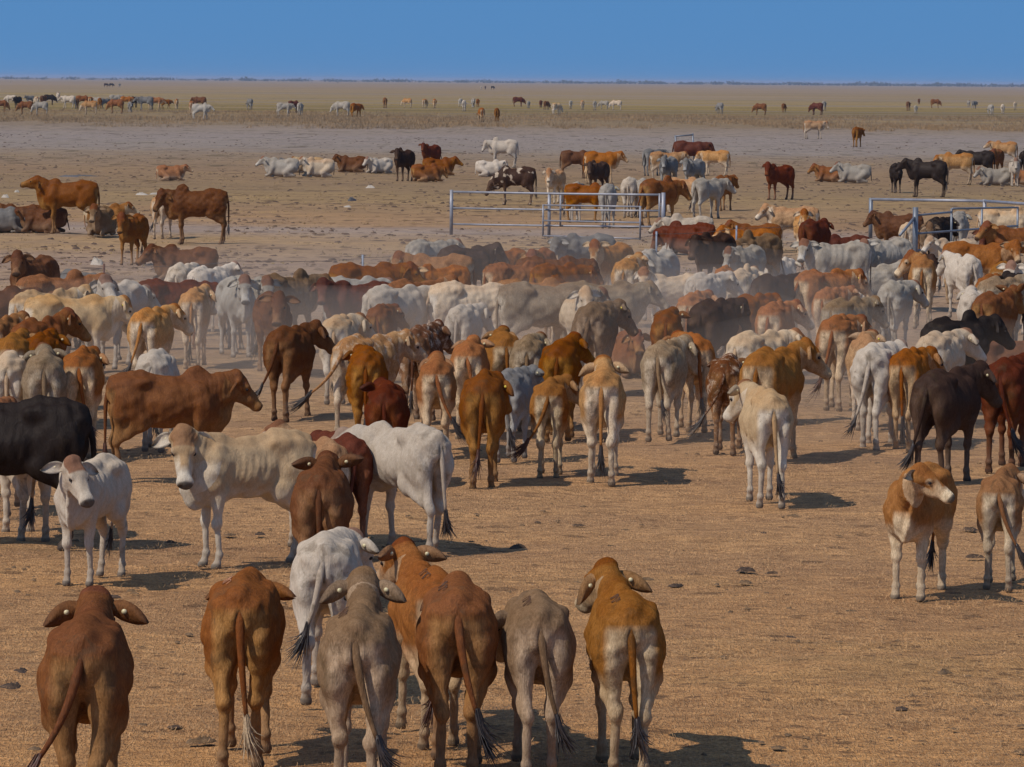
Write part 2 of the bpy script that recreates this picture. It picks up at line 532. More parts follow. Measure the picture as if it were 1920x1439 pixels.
        if p.get('horn', 0):
            hl = p['horn']
            r0 = hd(s * .075, -.02, .02)
            pth = [r0 + out * t * hl * .8 + upw * hl * (t ** 1.6) for t in np.linspace(0, 1, 6)]
            hv, hq = tube(pth, [.024 * (1 - .8 * t) for t in np.linspace(0, 1, 6)], 6)
            B.add(hv, hq, (0.2, .85, 0, 0))
        if h < .03:
            c0 = hd(s * .091, .16, -.018)
            n = 6 if h < .016 else 4
            ev = []; eq = []
            for i in range(n + 1):
                for j in range(2 * n):
                    a, b = math.pi * i / n, math.pi * j / n
                    ev.append(c0 + .0185 * HS * np.array([math.sin(a) * math.cos(b), math.sin(a) * math.sin(b), math.cos(a)]))
            for i in range(n):
                for j in range(2 * n):
                    eq.append((i * 2 * n + j, i * 2 * n + (j + 1) % (2 * n), (i + 1) * 2 * n + (j + 1) % (2 * n), (i + 1) * 2 * n + j))
            B.add(ev, eq, (0, 1.0, 0, 0))
    ts = p.get('ts', 0.0); tl = p.get('tl', 1.0)
    th = np.array([0, -.715, 1.205 + z])
    path = [th + [0, .10, .02], th]
    if not lie:
        n = 12
        for k in range(1, n + 1):
            t = k / n
            path.append(th + np.array([ts * (t ** 1.7) * .42, -.075 * math.sin(min(1, t * 2.2) * math.pi / 2) - (abs(ts) * .10 * t) + p.get('tb', 0.) * .25 * t,
                                       -(.76 * tl * t) * (1 - .22 * abs(ts) * t)]))
    else:
        n = 9
        for k in range(1, n + 1):
            t = k / n
            path.append(th + np.array([.25 * ls * t ** 2, -.07 * math.sin(t * math.pi / 2) + .0 * t, -(.60 * t)]))
            path[-1][2] = max(path[-1][2], .03)
    rad = [.046, .044] + [.034 * (1 - .60 * (k / n)) * (1 if h < .03 else 1.3) for k in range(1, n + 1)]
    tv, tq = tube(path, rad, 8 if h < .016 else 5)
    tm = np.zeros((len(tv), 4)); tm[:, 2] = .75; tm[:, 3] = .7
    tm[:, 1] = sst(np.linalg.norm(tv - path[0], axis=1), .62, .8) * .0
    B.add(tv, tq, tm)
    anchors['tail'] = (np.array(path[-1]), np.array(path[-1]) - np.array(path[-2]))
    if p.get('udder', 0) and not lie:
        pass
    V = np.concatenate([V] + B.V); nb = len(mask)
    mask = np.concatenate([mask] + B.M)
    Qb = np.array(B.Q, np.int32) + nb if B.Q else np.zeros((0, 4), np.int32)
    Tb = np.array(B.T, np.int32) + nb if B.T else np.zeros((0, 3), np.int32)
    return V, np.concatenate([Q, Qb]), Tb, np.clip(mask, 0, 1), anchors

def switch_shape(anchor, L=.26, seed=0, dense=26, sx=0.0, thick=1.0):
    """the tassel of hair at the end of a tail"""
    pos, d = anchor
    d = d / (np.linalg.norm(d) + 1e-9)
    d = d * .6 + np.array([0, 0, -.7]); d /= np.linalg.norm(d)
    rnd = random.Random(seed)
    B = Bits()
    core = [pos - d * .03 + d * t * L * .75 + np.array([sx, 0, 0]) * t * t * L for t in np.linspace(0, 1, 6)]
    cv, cq = tube(core, [.012, .015 * thick, .020 * thick, .020 * thick, .012 * thick, .003], 7)
    B.add(cv, cq, (0, 0, 0, 0))
    for i in range(dense):
        o = np.array([rnd.gauss(0, .018), rnd.gauss(0, .018), rnd.uniform(0, .09)]) * thick
        e = o * 1.2 + np.array([sx + rnd.uniform(-.12, .12), rnd.uniform(-.1, .1), 0]) * L
        ll = L * rnd.uniform(.75, 1.15)
        pth = [pos + o * .3 + d * ll * t + e * t * t * 1.0 for t in (0, .35, .7, 1)]
        sv, sq = tube(pth, [.004, .006, .0045, .001], 3, cap=False)
        B.add(sv, sq, (0, 0, 0, 0))
    V = np.concatenate(B.V)
    V[:, 2] = np.maximum(V[:, 2], .01)
    return V, np.array(B.Q), (np.array(B.T) if B.T else None)

def tag_shape(a, ring=True):
    pos, ex, ey, ez = a
    V = []; Q = []
    n = 10; R = .0155
    for k, off in enumerate((-.008, .008)):
        for j in range(n):
            th = 2 * math.pi * j / n
            V.append(pos + ey * off + (ex * math.cos(th) + ez * math.sin(th)) * R)
    V.append(pos - ey * .009); V.append(pos + ey * .009)
    for j in range(n):
        Q.append((j, (j + 1) % n, n + (j + 1) % n, n + j)); Q.append((2 * n, (j + 1) % n, j, j)); Q.append((2 * n + 1, n + j, n + (j + 1) % n, n + (j + 1) % n))
    B = Bits(); B.add(V, Q, (0, 0, 0, 0))
    return np.concatenate(B.V), np.array(B.Q), np.array(B.T)

# ------------------------------------------------------------------ materials
def srgb(r, g, b):
    def c(v):
        v /= 255.0
        return v / 12.92 if v <= .04045 else ((v + .055) / 1.055) ** 2.4
    return (c(r), c(g), c(b), 1.0)

class NT:
    def __init__(s, name):
        s.m = bpy.data.materials.new(name); s.m.use_nodes = True
        s.t = s.m.node_tree; s.t.nodes.clear()
        s.out = s.t.nodes.new('ShaderNodeOutputMaterial')
        s.b = s.t.nodes.new('ShaderNodeBsdfPrincipled')
        s.t.links.new(s.b.outputs[0], s.out.inputs['Surface'])
    def n(s, kind, **kw):
        nd = s.t.nodes.new('ShaderNode' + kind)
        for k, v in kw.items():
            if hasattr(nd, k): setattr(nd, k, v)
            else: nd.inputs[k].default_value = v
        return nd
    def l(s, a, b): s.t.links.new(a, b)
    def mix(s, fac, a, b, blend='MIX'):
        nd = s.t.nodes.new('ShaderNodeMix'); nd.data_type = 'RGBA'; nd.blend_type = blend
        for v, k in ((fac, 'Factor'), (a, 'A'), (b, 'B')):
            if hasattr(v, 'is_linked'): s.l(v, nd.inputs[k])
            elif k == 'Factor': nd.inputs[k].default_value = v
            else: nd.inputs[k].default_value = v
        return nd.outputs['Result']
    def math(s, op, a, b=None, clamp=False):
        nd = s.t.nodes.new('ShaderNodeMath'); nd.operation = op; nd.use_clamp = clamp
        for i, v in enumerate((a, b)):
            if v is None: continue
            if hasattr(v, 'is_linked'): s.l(v, nd.inputs[i])
            else: nd.inputs[i].default_value = v
        return nd.outputs[0]
    def noise(s, vec, scale, detail=4.0, rough=.55, dist=0.0):
        nd = s.n('TexNoise'); nd.inputs['Scale'].default_value = scale; nd.inputs['Detail'].default_value = detail
        nd.inputs['Roughness'].default_value = rough; nd.inputs['Distortion'].default_value = dist
        if vec is not None: s.l(vec, nd.inputs['Vector'])
        return nd.outputs['Fac']
    def mapr(s, v, a, b, c=0.0, d=1.0):
        nd = s.n('MapRange'); s.l(v, nd.inputs['Value'])
        for k, w in zip(('From Min', 'From Max', 'To Min', 'To Max'), (a, b, c, d)): nd.inputs[k].default_value = w
        nd.interpolation_type = 'SMOOTHSTEP'
        return nd.outputs['Result']
    def scale(s, vec, sc, loc=(0, 0, 0)):
        nd = s.n('Mapping'); nd.inputs['Scale'].default_value = sc; nd.inputs['Location'].default_value = loc
        s.l(vec, nd.inputs['Vector']); return nd.outputs[0]

# coat: base, pale, warm top, shoulder/neck, amount of pale, amount of warm, amount of neck shade
COATS = {
 'rust': ((126, 72, 22), (164, 120, 64), (108, 54, 22), (98, 50, 18), .75, .6, .45),
 'orange': ((152, 98, 54), (204, 178, 144), (134, 74, 36), (132, 78, 42), 1.0, .7, .35),
 'golden': ((152, 106, 62), (202, 182, 152), (130, 80, 42), (122, 76, 44), 1.0, .7, .40),
 'tan': ((176, 136, 94), (208, 190, 166), (160, 102, 54), (158, 118, 80), 1.0, .8, .30),
 'dun': ((184, 157, 122), (206, 193, 174), (170, 124, 74), (166, 138, 106), 1.0, .75, .35),
 'cream': ((190, 169, 142), (206, 194, 178), (176, 134, 92), (180, 156, 130), .9, .75, .25),
 'white':   ((191, 176, 158), (202, 190, 174), (178, 160, 140), (174, 162, 150), .6, .55, .35),
 'grey':    ((158, 149, 137), (190, 182, 170), (142, 128, 110), (120, 112, 103), .75, .6, .55),
 'slate':   ((122, 118, 114), (168, 164, 158), (104, 98, 92), (72, 68, 66), .6, .6, .80),
 'khaki': ((126, 100, 74), (180, 154, 126), (112, 82, 52), (96, 76, 58), .7, .6, .60),
 'greytan': ((146, 127, 104), (198, 182, 160), (132, 100, 68), (122, 106, 88), .8, .7, .45),
 'brown':   ((106, 64, 34), (154, 114, 76), (88, 46, 22), (66, 40, 24), .60, .5, .60),
 'darkbrown': ((66, 46, 36), (108, 84, 66), (54, 36, 28), (44, 32, 28), .45, .5, .60),
 'maroon': ((96, 46, 28), (128, 80, 50), (80, 36, 24), (74, 34, 22), .5, .5, .40),
 'black': ((44, 35, 31), (62, 49, 42), (38, 29, 27), (32, 26, 25), .4, .4, .4),
}
HAIR_COL = {'rust': (92, 56, 38), 'white': (70, 62, 58), 'fair': (196, 176, 150)}
ATT = 'mask'
GLOSS = {'rust': .045, 'maroon': .04, 'brown': .04, 'black': .05, 'darkbrown': .045}
def coat_material(name, kind='plain'):
    base, pale, warm, neck, ap, aw, an = COATS[name]
    t = NT('coat_' + name + ('' if kind == 'plain' else '_' + kind))
    t.b.inputs['Specular IOR Level'].default_value = .12
    t.b.inputs['Specular Tint'].default_value = (1.0, .8, .6, 1)
    tc = t.n('TexCoord'); oi = t.n('ObjectInfo')
    at_ = t.n('Attribute', attribute_name=ATT)
    sep = t.n('SeparateColor'); t.l(at_.outputs['Color'], sep.inputs[0])
    off = t.n('VectorMath', operation='SCALE'); 
    cmb = t.n('CombineXYZ'); t.l(oi.outputs['Random'], cmb.inputs[0]); t.l(oi.outputs['Random'], cmb.inputs[1])
    t.l(cmb.outputs[0], off.inputs[0]); off.inputs['Scale'].default_value = 37.0
    add = t.n('VectorMath', operation='ADD'); t.l(tc.outputs['Object'], add.inputs[0]); t.l(off.outputs[0], add.inputs[1])
    vec = add.outputs[0]
    big = t.noise(vec, 3.2, 3.0)
    mid = t.noise(vec, 11.0, 4.0, .6)
    hairv = t.scale(vec, (26, 26, 7))
    hair = t.noise(hairv, 4.0, 4.0, .75)
    lick = t.noise(t.scale(vec, (9, 7, 3.2)), 3.0, 4.0, .65, 1.2)
    def wob(v, amt, n_):
        a = t.math('ADD', v, t.math('MULTIPLY', t.math('SUBTRACT', n_, .5), .55))
        return t.math('MULTIPLY', a, amt, True)
    rn = oi.outputs['Random']
    pamt = t.math('ADD', ap * .75, t.math('MULTIPLY', t.math('FRACT', t.math('MULTIPLY', rn, 7.13)), ap * .45))
    wamt = t.math('ADD', aw * .6, t.math('MULTIPLY', t.math('FRACT', t.math('MULTIPLY', rn, 13.7)), aw * .6))
    namt = t.math('ADD', an * .5, t.math('MULTIPLY', t.math('FRACT', t.math('MULTIPLY', rn, 5.31)), an * .7))
    def gate(v, n_):   # mask shows only where there is some mask
        return t.math('MULTIPLY', t.mapr(v, .02, .35), 1.0)
    c = t.mix(t.math('MULTIPLY', t.math('MULTIPLY', at_.outputs['Alpha'], t.mapr(mid, .2, .7, .6, 1.)), namt, True), srgb(*base), srgb(*neck))
    c = t.mix(t.math('MULTIPLY', t.math('MULTIPLY', sep.outputs[2], t.mapr(big, .25, .6, .4, 1.)), wamt, True), c, srgb(*warm))
    c = t.mix(t.math('MULTIPLY', t.mapr(sep.outputs[2], .82, 1.0), t.math('MULTIPLY', t.mapr(t.math('FRACT', t.math('MULTIPLY', rn, 11.9)), .15, .6), .75)), c, srgb(112, 58, 30) if base[0] > 125 else srgb(*warm))
    pz = t.math('MULTIPLY', wob(sep.outputs[0], 1.0, big), pamt, True)
    pz = t.math('MULTIPLY', pz, t.mapr(sep.outputs[0], .0, .3), True)
    c = t.mix(pz, c, srgb(*pale))
    if kind == 'blotched':
        vo = t.n('TexVoronoi'); vo.inputs['Scale'].default_value = 4.0; t.l(vec, vo.inputs['Vector'])
        bl = t.mapr(t.noise(vec, 3.4, 2.0, .5, .6), .57, .62)
        c = t.mix(t.math('MULTIPLY', bl, .8), c, srgb(190, 172, 152))
    if kind == 'mottled':
        bl = t.mapr(t.noise(vec, 9.0, 5.0, .7, .4), .50, .66)
        c = t.mix(t.math('MULTIPLY', bl, .65), c, srgb(206, 186, 164))
    # hair to hair and patch to patch changes, dust on the legs
    soft = .5 if base[2] > 110 else 1.0
    c = t.mix(soft, c, t.mix(t.mapr(mid, .3, .7), (.88, .86, .84, 1), (1.08, 1.08, 1.08, 1)), 'MULTIPLY')
    c = t.mix(soft, c, t.mix(t.mapr(lick, .35, .65), (.86, .84, .82, 1), (1.10, 1.11, 1.12, 1)), 'MULTIPLY')
    c = t.mix(soft * .9, c, t.mix(t.mapr(hair, .36, .64), (.76, .75, .73, 1), (1.16, 1.16, 1.17, 1)), 'MULTIPLY')
    so = t.n('SeparateXYZ'); t.l(tc.outputs['Object'], so.inputs[0])
    dust = t.math('MULTIPLY', t.mapr(so.outputs['Z'], .55, .04, 0, .62), t.mapr(mid, .25, .7, .5, 1.0))
    c = t.mix(dust, c, srgb(128, 108, 90))
    # old dung stains on the hindquarters
    yy = t.mapr(so.outputs['Y'], -.45, -.7)
    stn = t.math('MULTIPLY', t.math('MULTIPLY', yy, t.mapr(t.noise(vec, 7.0, 4.0, .65, .5), .52, .66)), .45)
    c = t.mix(stn, c, srgb(78, 62, 42))
    hs = t.n('HueSaturation')
    t.l(c, hs.inputs['Color'])
    t.l(t.mapr(t.math('FRACT', t.math('MULTIPLY', rn, 3.7)), 0, 1, .90, 1.16), hs.inputs['Value'])
    t.l(t.mapr(t.math('FRACT', t.math('MULTIPLY', rn, 9.1)), 0, 1, .92, 1.08), hs.inputs['Saturation'])
    c = hs.outputs[0]
    c = t.mix(sep.outputs[1], c, srgb(46, 40, 40))
    dif = t.n('BsdfDiffuse'); t.l(c, dif.inputs['Color']); dif.inputs['Roughness'].default_value = .3
    glo = t.n('BsdfGlossy'); t.l(t.mapr(sep.outputs[1], .3, 1.0, .48, .25), glo.inputs['Roughness'])
    t.l(t.mix(.22, c, (.9, .85, .8, 1)), glo.inputs['Color'])
    mx = t.n('MixShader'); t.l(t.mapr(sep.outputs[1], .3, 1.0, GLOSS.get(name, .03), .10), mx.inputs[0])
    t.l(dif.outputs[0], mx.inputs[1]); t.l(glo.outputs[0], mx.inputs[2]); t.l(mx.outputs[0], t.out.inputs['Surface'])
    hb = t.math('ADD', t.math('MULTIPLY', hair, .5), t.math('MULTIPLY', lick, .7))
    bmp = t.n('Bump'); bmp.inputs['Strength'].default_value = .8; bmp.inputs['Distance'].default_value = .018
    t.l(hb, bmp.inputs['Height']); t.l(bmp.outputs[0], dif.inputs['Normal']); t.l(bmp.outputs[0], glo.inputs['Normal'])
    return t.m

_mats = {}
def coat(name, kind='plain'):
    if (name, kind) not in _mats: _mats[(name, kind)] = coat_material(name, kind)
    return _mats[(name, kind)]

def plain(name, col, rough=.6, metal=0.0, var=.25, scale=20.0, bump=0.0):
    t = NT(name)
    tc = t.n('TexCoord')
    n_ = t.noise(tc.outputs['Object'], scale, 5.0, .6)
    c = t.mix(t.mapr(n_, .3, .7), tuple(v * (1 - var) for v in col[:3]) + (1,), tuple(min(1, v * (1 + var)) for v in col[:3]) + (1,))
    t.l(c, t.b.inputs['Base Color'])
    t.b.inputs['Roughness'].default_value = rough; t.b.inputs['Metallic'].default_value = metal
    if bump:
        b = t.n('Bump'); b.inputs['Distance'].default_value = bump; t.l(n_, b.inputs['Height']); t.l(b.outputs[0], t.b.inputs['Normal'])
    return t.m
M_HAIR_D = plain('dark_tail_hair', srgb(52, 44, 42), .5, 0, .4, 60)
M_HAIR_R = plain('rusty_tail_hair', srgb(84, 50, 34), .5, 0, .4, 60)
M_HAIR_F = plain('fair_tail_hair', srgb(176, 152, 122), .5, 0, .3, 60)
M_TAG_W = plain('pale_tag_plastic', srgb(204, 190, 150), .4, 0, .08, 30)
M_TAG_Y = plain('yellow_tag_plastic', srgb(206, 184, 70), .4, 0, .08, 30)

M_BRAND_D = plain('dark_brand_scar', srgb(92, 62, 42), .8, 0, .2, 60)
M_BRAND_P = plain('pale_brand_scar', srgb(176, 124, 92), .8, 0, .2, 60)
def brand_shape(V):
    """a branded pair of open loops burnt into the hide over the left hip, laid on the body surface"""
    B = Bits()
    body = V[V[:, 2] > .9]
    for cy in (-.40, -.53):
        pts = []
        for k in range(25):
            t = k / 24.0
            a = math.radians(150 - 240 * (t * 2 % 1.0 if t < 1 else 1.0))
            o = .021 if t < .5 else -.021
            pts.append((-.095 + .030 * math.cos(a), cy + o * 1.3 + .027 * math.sin(a)))
        path = []
        for x, y in pts:
            m = (np.abs(body[:, 0] - x) < .016) & (np.abs(body[:, 1] - y) < .016)
            if not m.any(): continue
            path.append((x, y, body[m][:, 2].max() - .001))
        if len(path) < 6: continue
        tv, tq = tube(path, [.0028] * len(path), 5)
        B.add(tv, tq, (0, 0, 0, 0))
    return (np.concatenate(B.V), np.array(B.Q), np.array(B.T)) if B.V else None

# ------------------------------------------------------------------ one animal
N_COW = [0]
def animal(x, yv, head, coatname, size, opts, label, group, cat='cow', by='t', name=None):
    """x, yv: pixel of the back line (by 't') or of the feet (by 'f'); head: 0 = walking away, 90 = facing right"""
    N_COW[0] += 1
    sd = N_COW[0]
    rnd = random.Random(sd * 7 + 3)
    p = dict(seed=sd)
    lie = 'lie' in opts
    p.update(opts)
    if by == 't':
        topz = (0.82 if lie else 1.285) * size
        w = at(x, yv, topz)
    else:
        w = at(x, yv, 0)
    d = math.hypot(w.x, w.y) / KD
    h = min(max(.00028 * d + .0035, .009), .05)
    if d > 250: h = .055
    if not lie and 'gait' not in p:
        if p.get('walk', 1):
            a = rnd.choice((-1, 1)) * rnd.uniform(.07, .15); b = a * rnd.uniform(.6, 1.0)
            p['gait'] = (a, -a + rnd.uniform(-.03, .03), -b, b + rnd.uniform(-.03, .03))
        else:
            p['gait'] = tuple(rnd.uniform(-.05, .05) for _ in range(4))
    if not lie and abs(head) < 60 and 'np' in p and p.get('walk', 1): p['np'] = p['np'] - (20 if d < 30 else 6)
    p['np'] = p.get('np', 28.) + (0 if p.get('hs') else rnd.uniform(-5, 5)); p.setdefault('hs', rnd.uniform(1.0, 1.1)); p['hp'] = p.get('hp', 45.) + rnd.uniform(-7, 7)
    if not lie and abs(head) > 95 and 10 < p.get('np', 28) < 45: p['np'] = p.get('np', 28) + 7
    p.setdefault('ts', rnd.uniform(-.35, .35))
    p.setdefault('fat', rnd.uniform(.86, 1.04))
    p.setdefault('hump', rnd.uniform(.0, .4) if (lie == 0 and abs(head) < 50) else rnd.uniform(.2, .7))
    p.setdefault('rib', rnd.uniform(.2, 1.0))
    p.setdefault('droop', rnd.uniform(-8, 30))
    p.setdefault('hock', rnd.uniform(.085, .115))
    V, Q, T, mask, anc = cow_shape(p, h)
    nm = name or cat
    me = mesh_from(nm, V, Q, T, mask)
    kind = p.get('kind', 'plain')
    o = link(nm, me, coat(coatname, kind))
    yaw = head + math.degrees(math.atan2(w.x, w.y))
    o.location = (w.x, w.y, 0)
    o.rotation_euler = (0, 0, -math.radians(yaw))
    o.scale = (size * rnd.uniform(.96, 1.04), size * rnd.uniform(.89, .98), size)
    tag(o, label, cat, group)
    if p.get('brand'):
        bs = brand_shape(V)
        if bs: link('brand_mark', mesh_from('brand_mark', *bs), M_BRAND_P if p['brand'] > 1 else M_BRAND_D, o)
    if d < 120 and not lie:
        sv, sq, st = switch_shape(anc['tail'], L=.30 + .06 * rnd.random(), seed=sd, dense=60 if d < 35 else (24 if d < 60 else 10),
                                  sx=p.get('ts', 0) * .6, thick=1.25)
        hair = {'d': M_HAIR_D, 'r': M_HAIR_R, 'f': M_HAIR_F}[p.get('sw', 'r' if coatname in ('rust', 'maroon', 'orange') and sd % 2 else 'd')]
        link('tail_switch', mesh_from('tail_switch', sv, sq, st), hair, o)
    if d < 95 and not p.get('notag'):
        for s in ((-1, 1) if p.get('tags', 0) == 2 or (sd % 3 == 0) else ((1,) if sd % 2 else (-1,))):
            tv, tq, tt = tag_shape(anc['ear%d' % s])
            link('ear_tag', mesh_from('ear_tag', tv, tq, tt), M_TAG_Y if (sd % 7 == 0 and s > 0) else M_TAG_W, o)
    return o

# ------------------------------------------------------------------ the ground
def ground_material():
    t = NT('dry_plain')
    geo = t.n('NewGeometry')
    pos = geo.outputs['Position']
    sp = t.n('SeparateXYZ'); t.l(pos, sp.inputs[0])
    Y = sp.outputs['Y']
    w1 = t.noise(t.scale(pos, (.010, .010, 1)), 1.0, 4.0, .6)
    w2 = t.noise(t.scale(pos, (.05, .11, 1)), 1.0, 5.0, .65)
    # distance with ragged edges (log scale: each band is a share of its distance)
    ly = t.math('LOGARITHM', t.math('MAXIMUM', Y, 5.0), 10.0)
    ly = t.math('ADD', ly, t.math('MULTIPLY', t.math('SUBTRACT', w1, .5), .10))
    ly = t.math('ADD', ly, t.math('MULTIPLY', t.math('SUBTRACT', w2, .5), .085))
    ramp = t.n('ValToRGB')
    t.l(t.mapr_lin(ly, 1.2, 4.0) if hasattr(t, 'mapr_lin') else ly, ramp.inputs[0])
    import math as _m
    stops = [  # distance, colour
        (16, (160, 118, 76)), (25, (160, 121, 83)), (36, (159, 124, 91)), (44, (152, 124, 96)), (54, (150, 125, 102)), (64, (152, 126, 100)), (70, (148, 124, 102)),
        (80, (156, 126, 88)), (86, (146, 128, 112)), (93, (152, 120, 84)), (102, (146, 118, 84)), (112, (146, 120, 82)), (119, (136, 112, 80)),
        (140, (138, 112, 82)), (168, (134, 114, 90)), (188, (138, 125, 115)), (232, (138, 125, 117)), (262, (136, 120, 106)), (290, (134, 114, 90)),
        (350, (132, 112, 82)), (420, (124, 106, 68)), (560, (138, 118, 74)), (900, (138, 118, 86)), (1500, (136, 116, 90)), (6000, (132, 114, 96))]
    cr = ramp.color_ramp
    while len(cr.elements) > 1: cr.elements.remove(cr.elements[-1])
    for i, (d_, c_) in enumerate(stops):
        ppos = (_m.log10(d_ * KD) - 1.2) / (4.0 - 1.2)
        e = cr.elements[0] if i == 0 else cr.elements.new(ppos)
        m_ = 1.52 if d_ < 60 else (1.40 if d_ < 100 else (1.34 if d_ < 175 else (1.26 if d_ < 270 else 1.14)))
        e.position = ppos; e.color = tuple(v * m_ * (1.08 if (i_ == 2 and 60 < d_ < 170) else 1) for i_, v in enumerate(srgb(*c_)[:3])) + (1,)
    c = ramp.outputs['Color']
    # broad patches of straw and bare soil
    p1 = t.noise(t.scale(pos, (.22, .45, 1)), 1.0, 5.0, .6, .4)
    c = t.mix(1.0, c, t.mix(t.mapr(p1, .3, .7), (.86, .86, .90, 1), (1.12, 1.11, 1.05, 1)), 'MULTIPLY')
    p2 = t.noise(t.scale(pos, (1.6, 3.2, 1)), 1.0, 6.0, .7, .2)
    c = t.mix(1.0, c, t.mix(t.mapr(p2, .3, .7), (.80, .79, .80, 1), (1.16, 1.15, 1.10, 1)), 'MULTIPLY')
    p3 = t.noise(t.scale(pos, (1, 1.5, 1), (5, 2, 0)), 4.2, 4.0, .6, .3)
    c = t.mix(t.mapr(Y, 70 * KD, 45 * KD), c, t.mix(1.0, c, t.mix(t.mapr(p3, .36, .6), (.80, .78, .77, 1), (1.07, 1.07, 1.06, 1)), 'MULTIPLY'))
    # greenish stubble here and there
    gpz = t.mapr(t.noise(t.scale(pos, (.09, .2, 1), (31, 7, 0)), 1.0, 4.0, .6), .56, .68)
    c = t.mix(t.math('MULTIPLY', gpz, .15), c, srgb(122, 116, 66))
    # straw litter: short strokes in two directions, seen close by
    st = None
    for k, (a, sc) in enumerate(((25, 60), (-38, 52), (80, 56))):
        mp = t.n('Mapping'); mp.inputs['Rotation'].default_value = (0, 0, math.radians(a)); mp.inputs['Scale'].default_value = (1.0, .17, 1)
        mp.inputs['Location'].default_value = (k * 3.1, k * 5.3, 0)
        t.l(pos, mp.inputs['Vector'])
        f_ = t.noise(mp.outputs[0], float(sc), 2.0, .5)
        f_ = t.mapr(f_, .55, .68)
        st = f_ if st is None else t.math('MAXIMUM', st, f_)
    near = t.mapr(Y, 24.0 * KD, 62.0 * KD, 1.0, 0.0)
    c = t.mix(t.math('MULTIPLY', t.math('MULTIPLY', st, near), .35), c, srgb(186, 150, 110))
    fine = t.noise(pos, 34.0, 4.0, .7)
    c = t.mix(near, c, t.mix(1.0, c, t.mix(t.mapr(fine, .3, .7), (.55, .50, .47, 1), (1.36, 1.38, 1.38, 1)), 'MULTIPLY'))
    # scattered dark crumbs of dung, coarser further out so that they still read
    def crumbs(scale_, lo_, hi_, y0, y1, stretch=1.0):
        y0 *= KD; y1 *= KD
        vo = t.n('TexVoronoi'); vo.inputs['Scale'].default_value = scale_; vo.inputs['Randomness'].default_value = 1.0
        jit = t.n('VectorMath', operation='ADD')
        nn = t.n('TexNoise'); nn.inputs['Scale'].default_value = scale_ * 3.0; t.l(pos, nn.inputs['Vector'])
        sub_ = t.n('VectorMath', operation='SCALE'); t.l(nn.outputs['Color'], sub_.inputs[0]); sub_.inputs['Scale'].default_value = .5 / scale_
        mpv = t.scale(pos, (1, 1 / stretch, 1))
        t.l(mpv, jit.inputs[0]); t.l(sub_.outputs[0], jit.inputs[1])
        t.l(jit.outputs[0], vo.inputs['Vector'])
        sc_ = t.n('SeparateColor'); t.l(vo.outputs['Color'], sc_.inputs[0])
        size_ = t.math('MULTIPLY', t.math('POWER', sc_.outputs[0], 3.0), hi_)
        dd = t.mapr(t.math('SUBTRACT', vo.outputs['Distance'], size_), -.06, .02, 1, 0)
        dens = t.mapr(t.noise(t.scale(pos, (.05, .10, 1), (scale_, 3, 0)), 1.0, 4.0, .6), .38, .62)
        v = t.math('MULTIPLY', dd, t.math('MULTIPLY', dens, t.math('MULTIPLY', t.mapr(Y, y0 * .8, y0), t.mapr(Y, y1, y1 * 1.25, 1, 0))))
        return v
    cr1 = t.math('MULTIPLY', t.math('MAXIMUM', crumbs(2.6, 0, .42, 12, 120), crumbs(7.0, 0, .5, 12, 70)), .6)
    cr2 = t.math('MULTIPLY', t.math('MAXIMUM', crumbs(1.1, 0, .50, 70, 260, 1.8), crumbs(2.6, 0, .6, 66, 260, 2.6)), .75)
    cr3 = t.math('MULTIPLY', t.math('MAXIMUM', crumbs(.35, 0, .42, 165, 900, 3.2), crumbs(.9, 0, .6, 150, 320, 6.0)), .62)
    c = t.mix(t.math('MAXIMUM', cr1, cr2), c, srgb(84, 64, 48))
    c = t.mix(cr3, c, srgb(92, 78, 56))
    # long streaks across the far grass
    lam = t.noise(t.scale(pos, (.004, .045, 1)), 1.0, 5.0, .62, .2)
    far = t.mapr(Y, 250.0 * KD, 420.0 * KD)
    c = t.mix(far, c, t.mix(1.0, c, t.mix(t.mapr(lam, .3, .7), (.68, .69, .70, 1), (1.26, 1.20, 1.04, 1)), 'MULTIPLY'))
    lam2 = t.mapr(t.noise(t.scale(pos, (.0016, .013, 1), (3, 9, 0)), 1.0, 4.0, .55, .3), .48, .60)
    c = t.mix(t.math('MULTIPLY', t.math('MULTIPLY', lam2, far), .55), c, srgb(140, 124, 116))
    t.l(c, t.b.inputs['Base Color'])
    t.b.inputs['Roughness'].default_value = .95
    t.b.inputs['Specular IOR Level'].default_value = .1
    h1 = t.math('ADD', t.math('MULTIPLY', fine, .06), t.math('MULTIPLY', p2, .13))
    h1 = t.math('ADD', h1, t.math('MULTIPLY', st, .02))
    h1 = t.math('ADD', h1, t.math('MULTIPLY', p3, .07))
    bm = t.n('Bump'); bm.inputs['Strength'].default_value = 1.0; bm.inputs['Distance'].default_value = .55
    t.l(h1, bm.inputs['Height']); t.l(bm.outputs[0], t.b.inputs['Normal'])
    return t.m
def _mapr_lin(s, v, a, b):
    nd = s.n('MapRange'); s.l(v, nd.inputs['Value']); nd.inputs['From Min'].default_value = a; nd.inputs['From Max'].default_value = b
    return nd.outputs['Result']
NT.mapr_lin = _mapr_lin

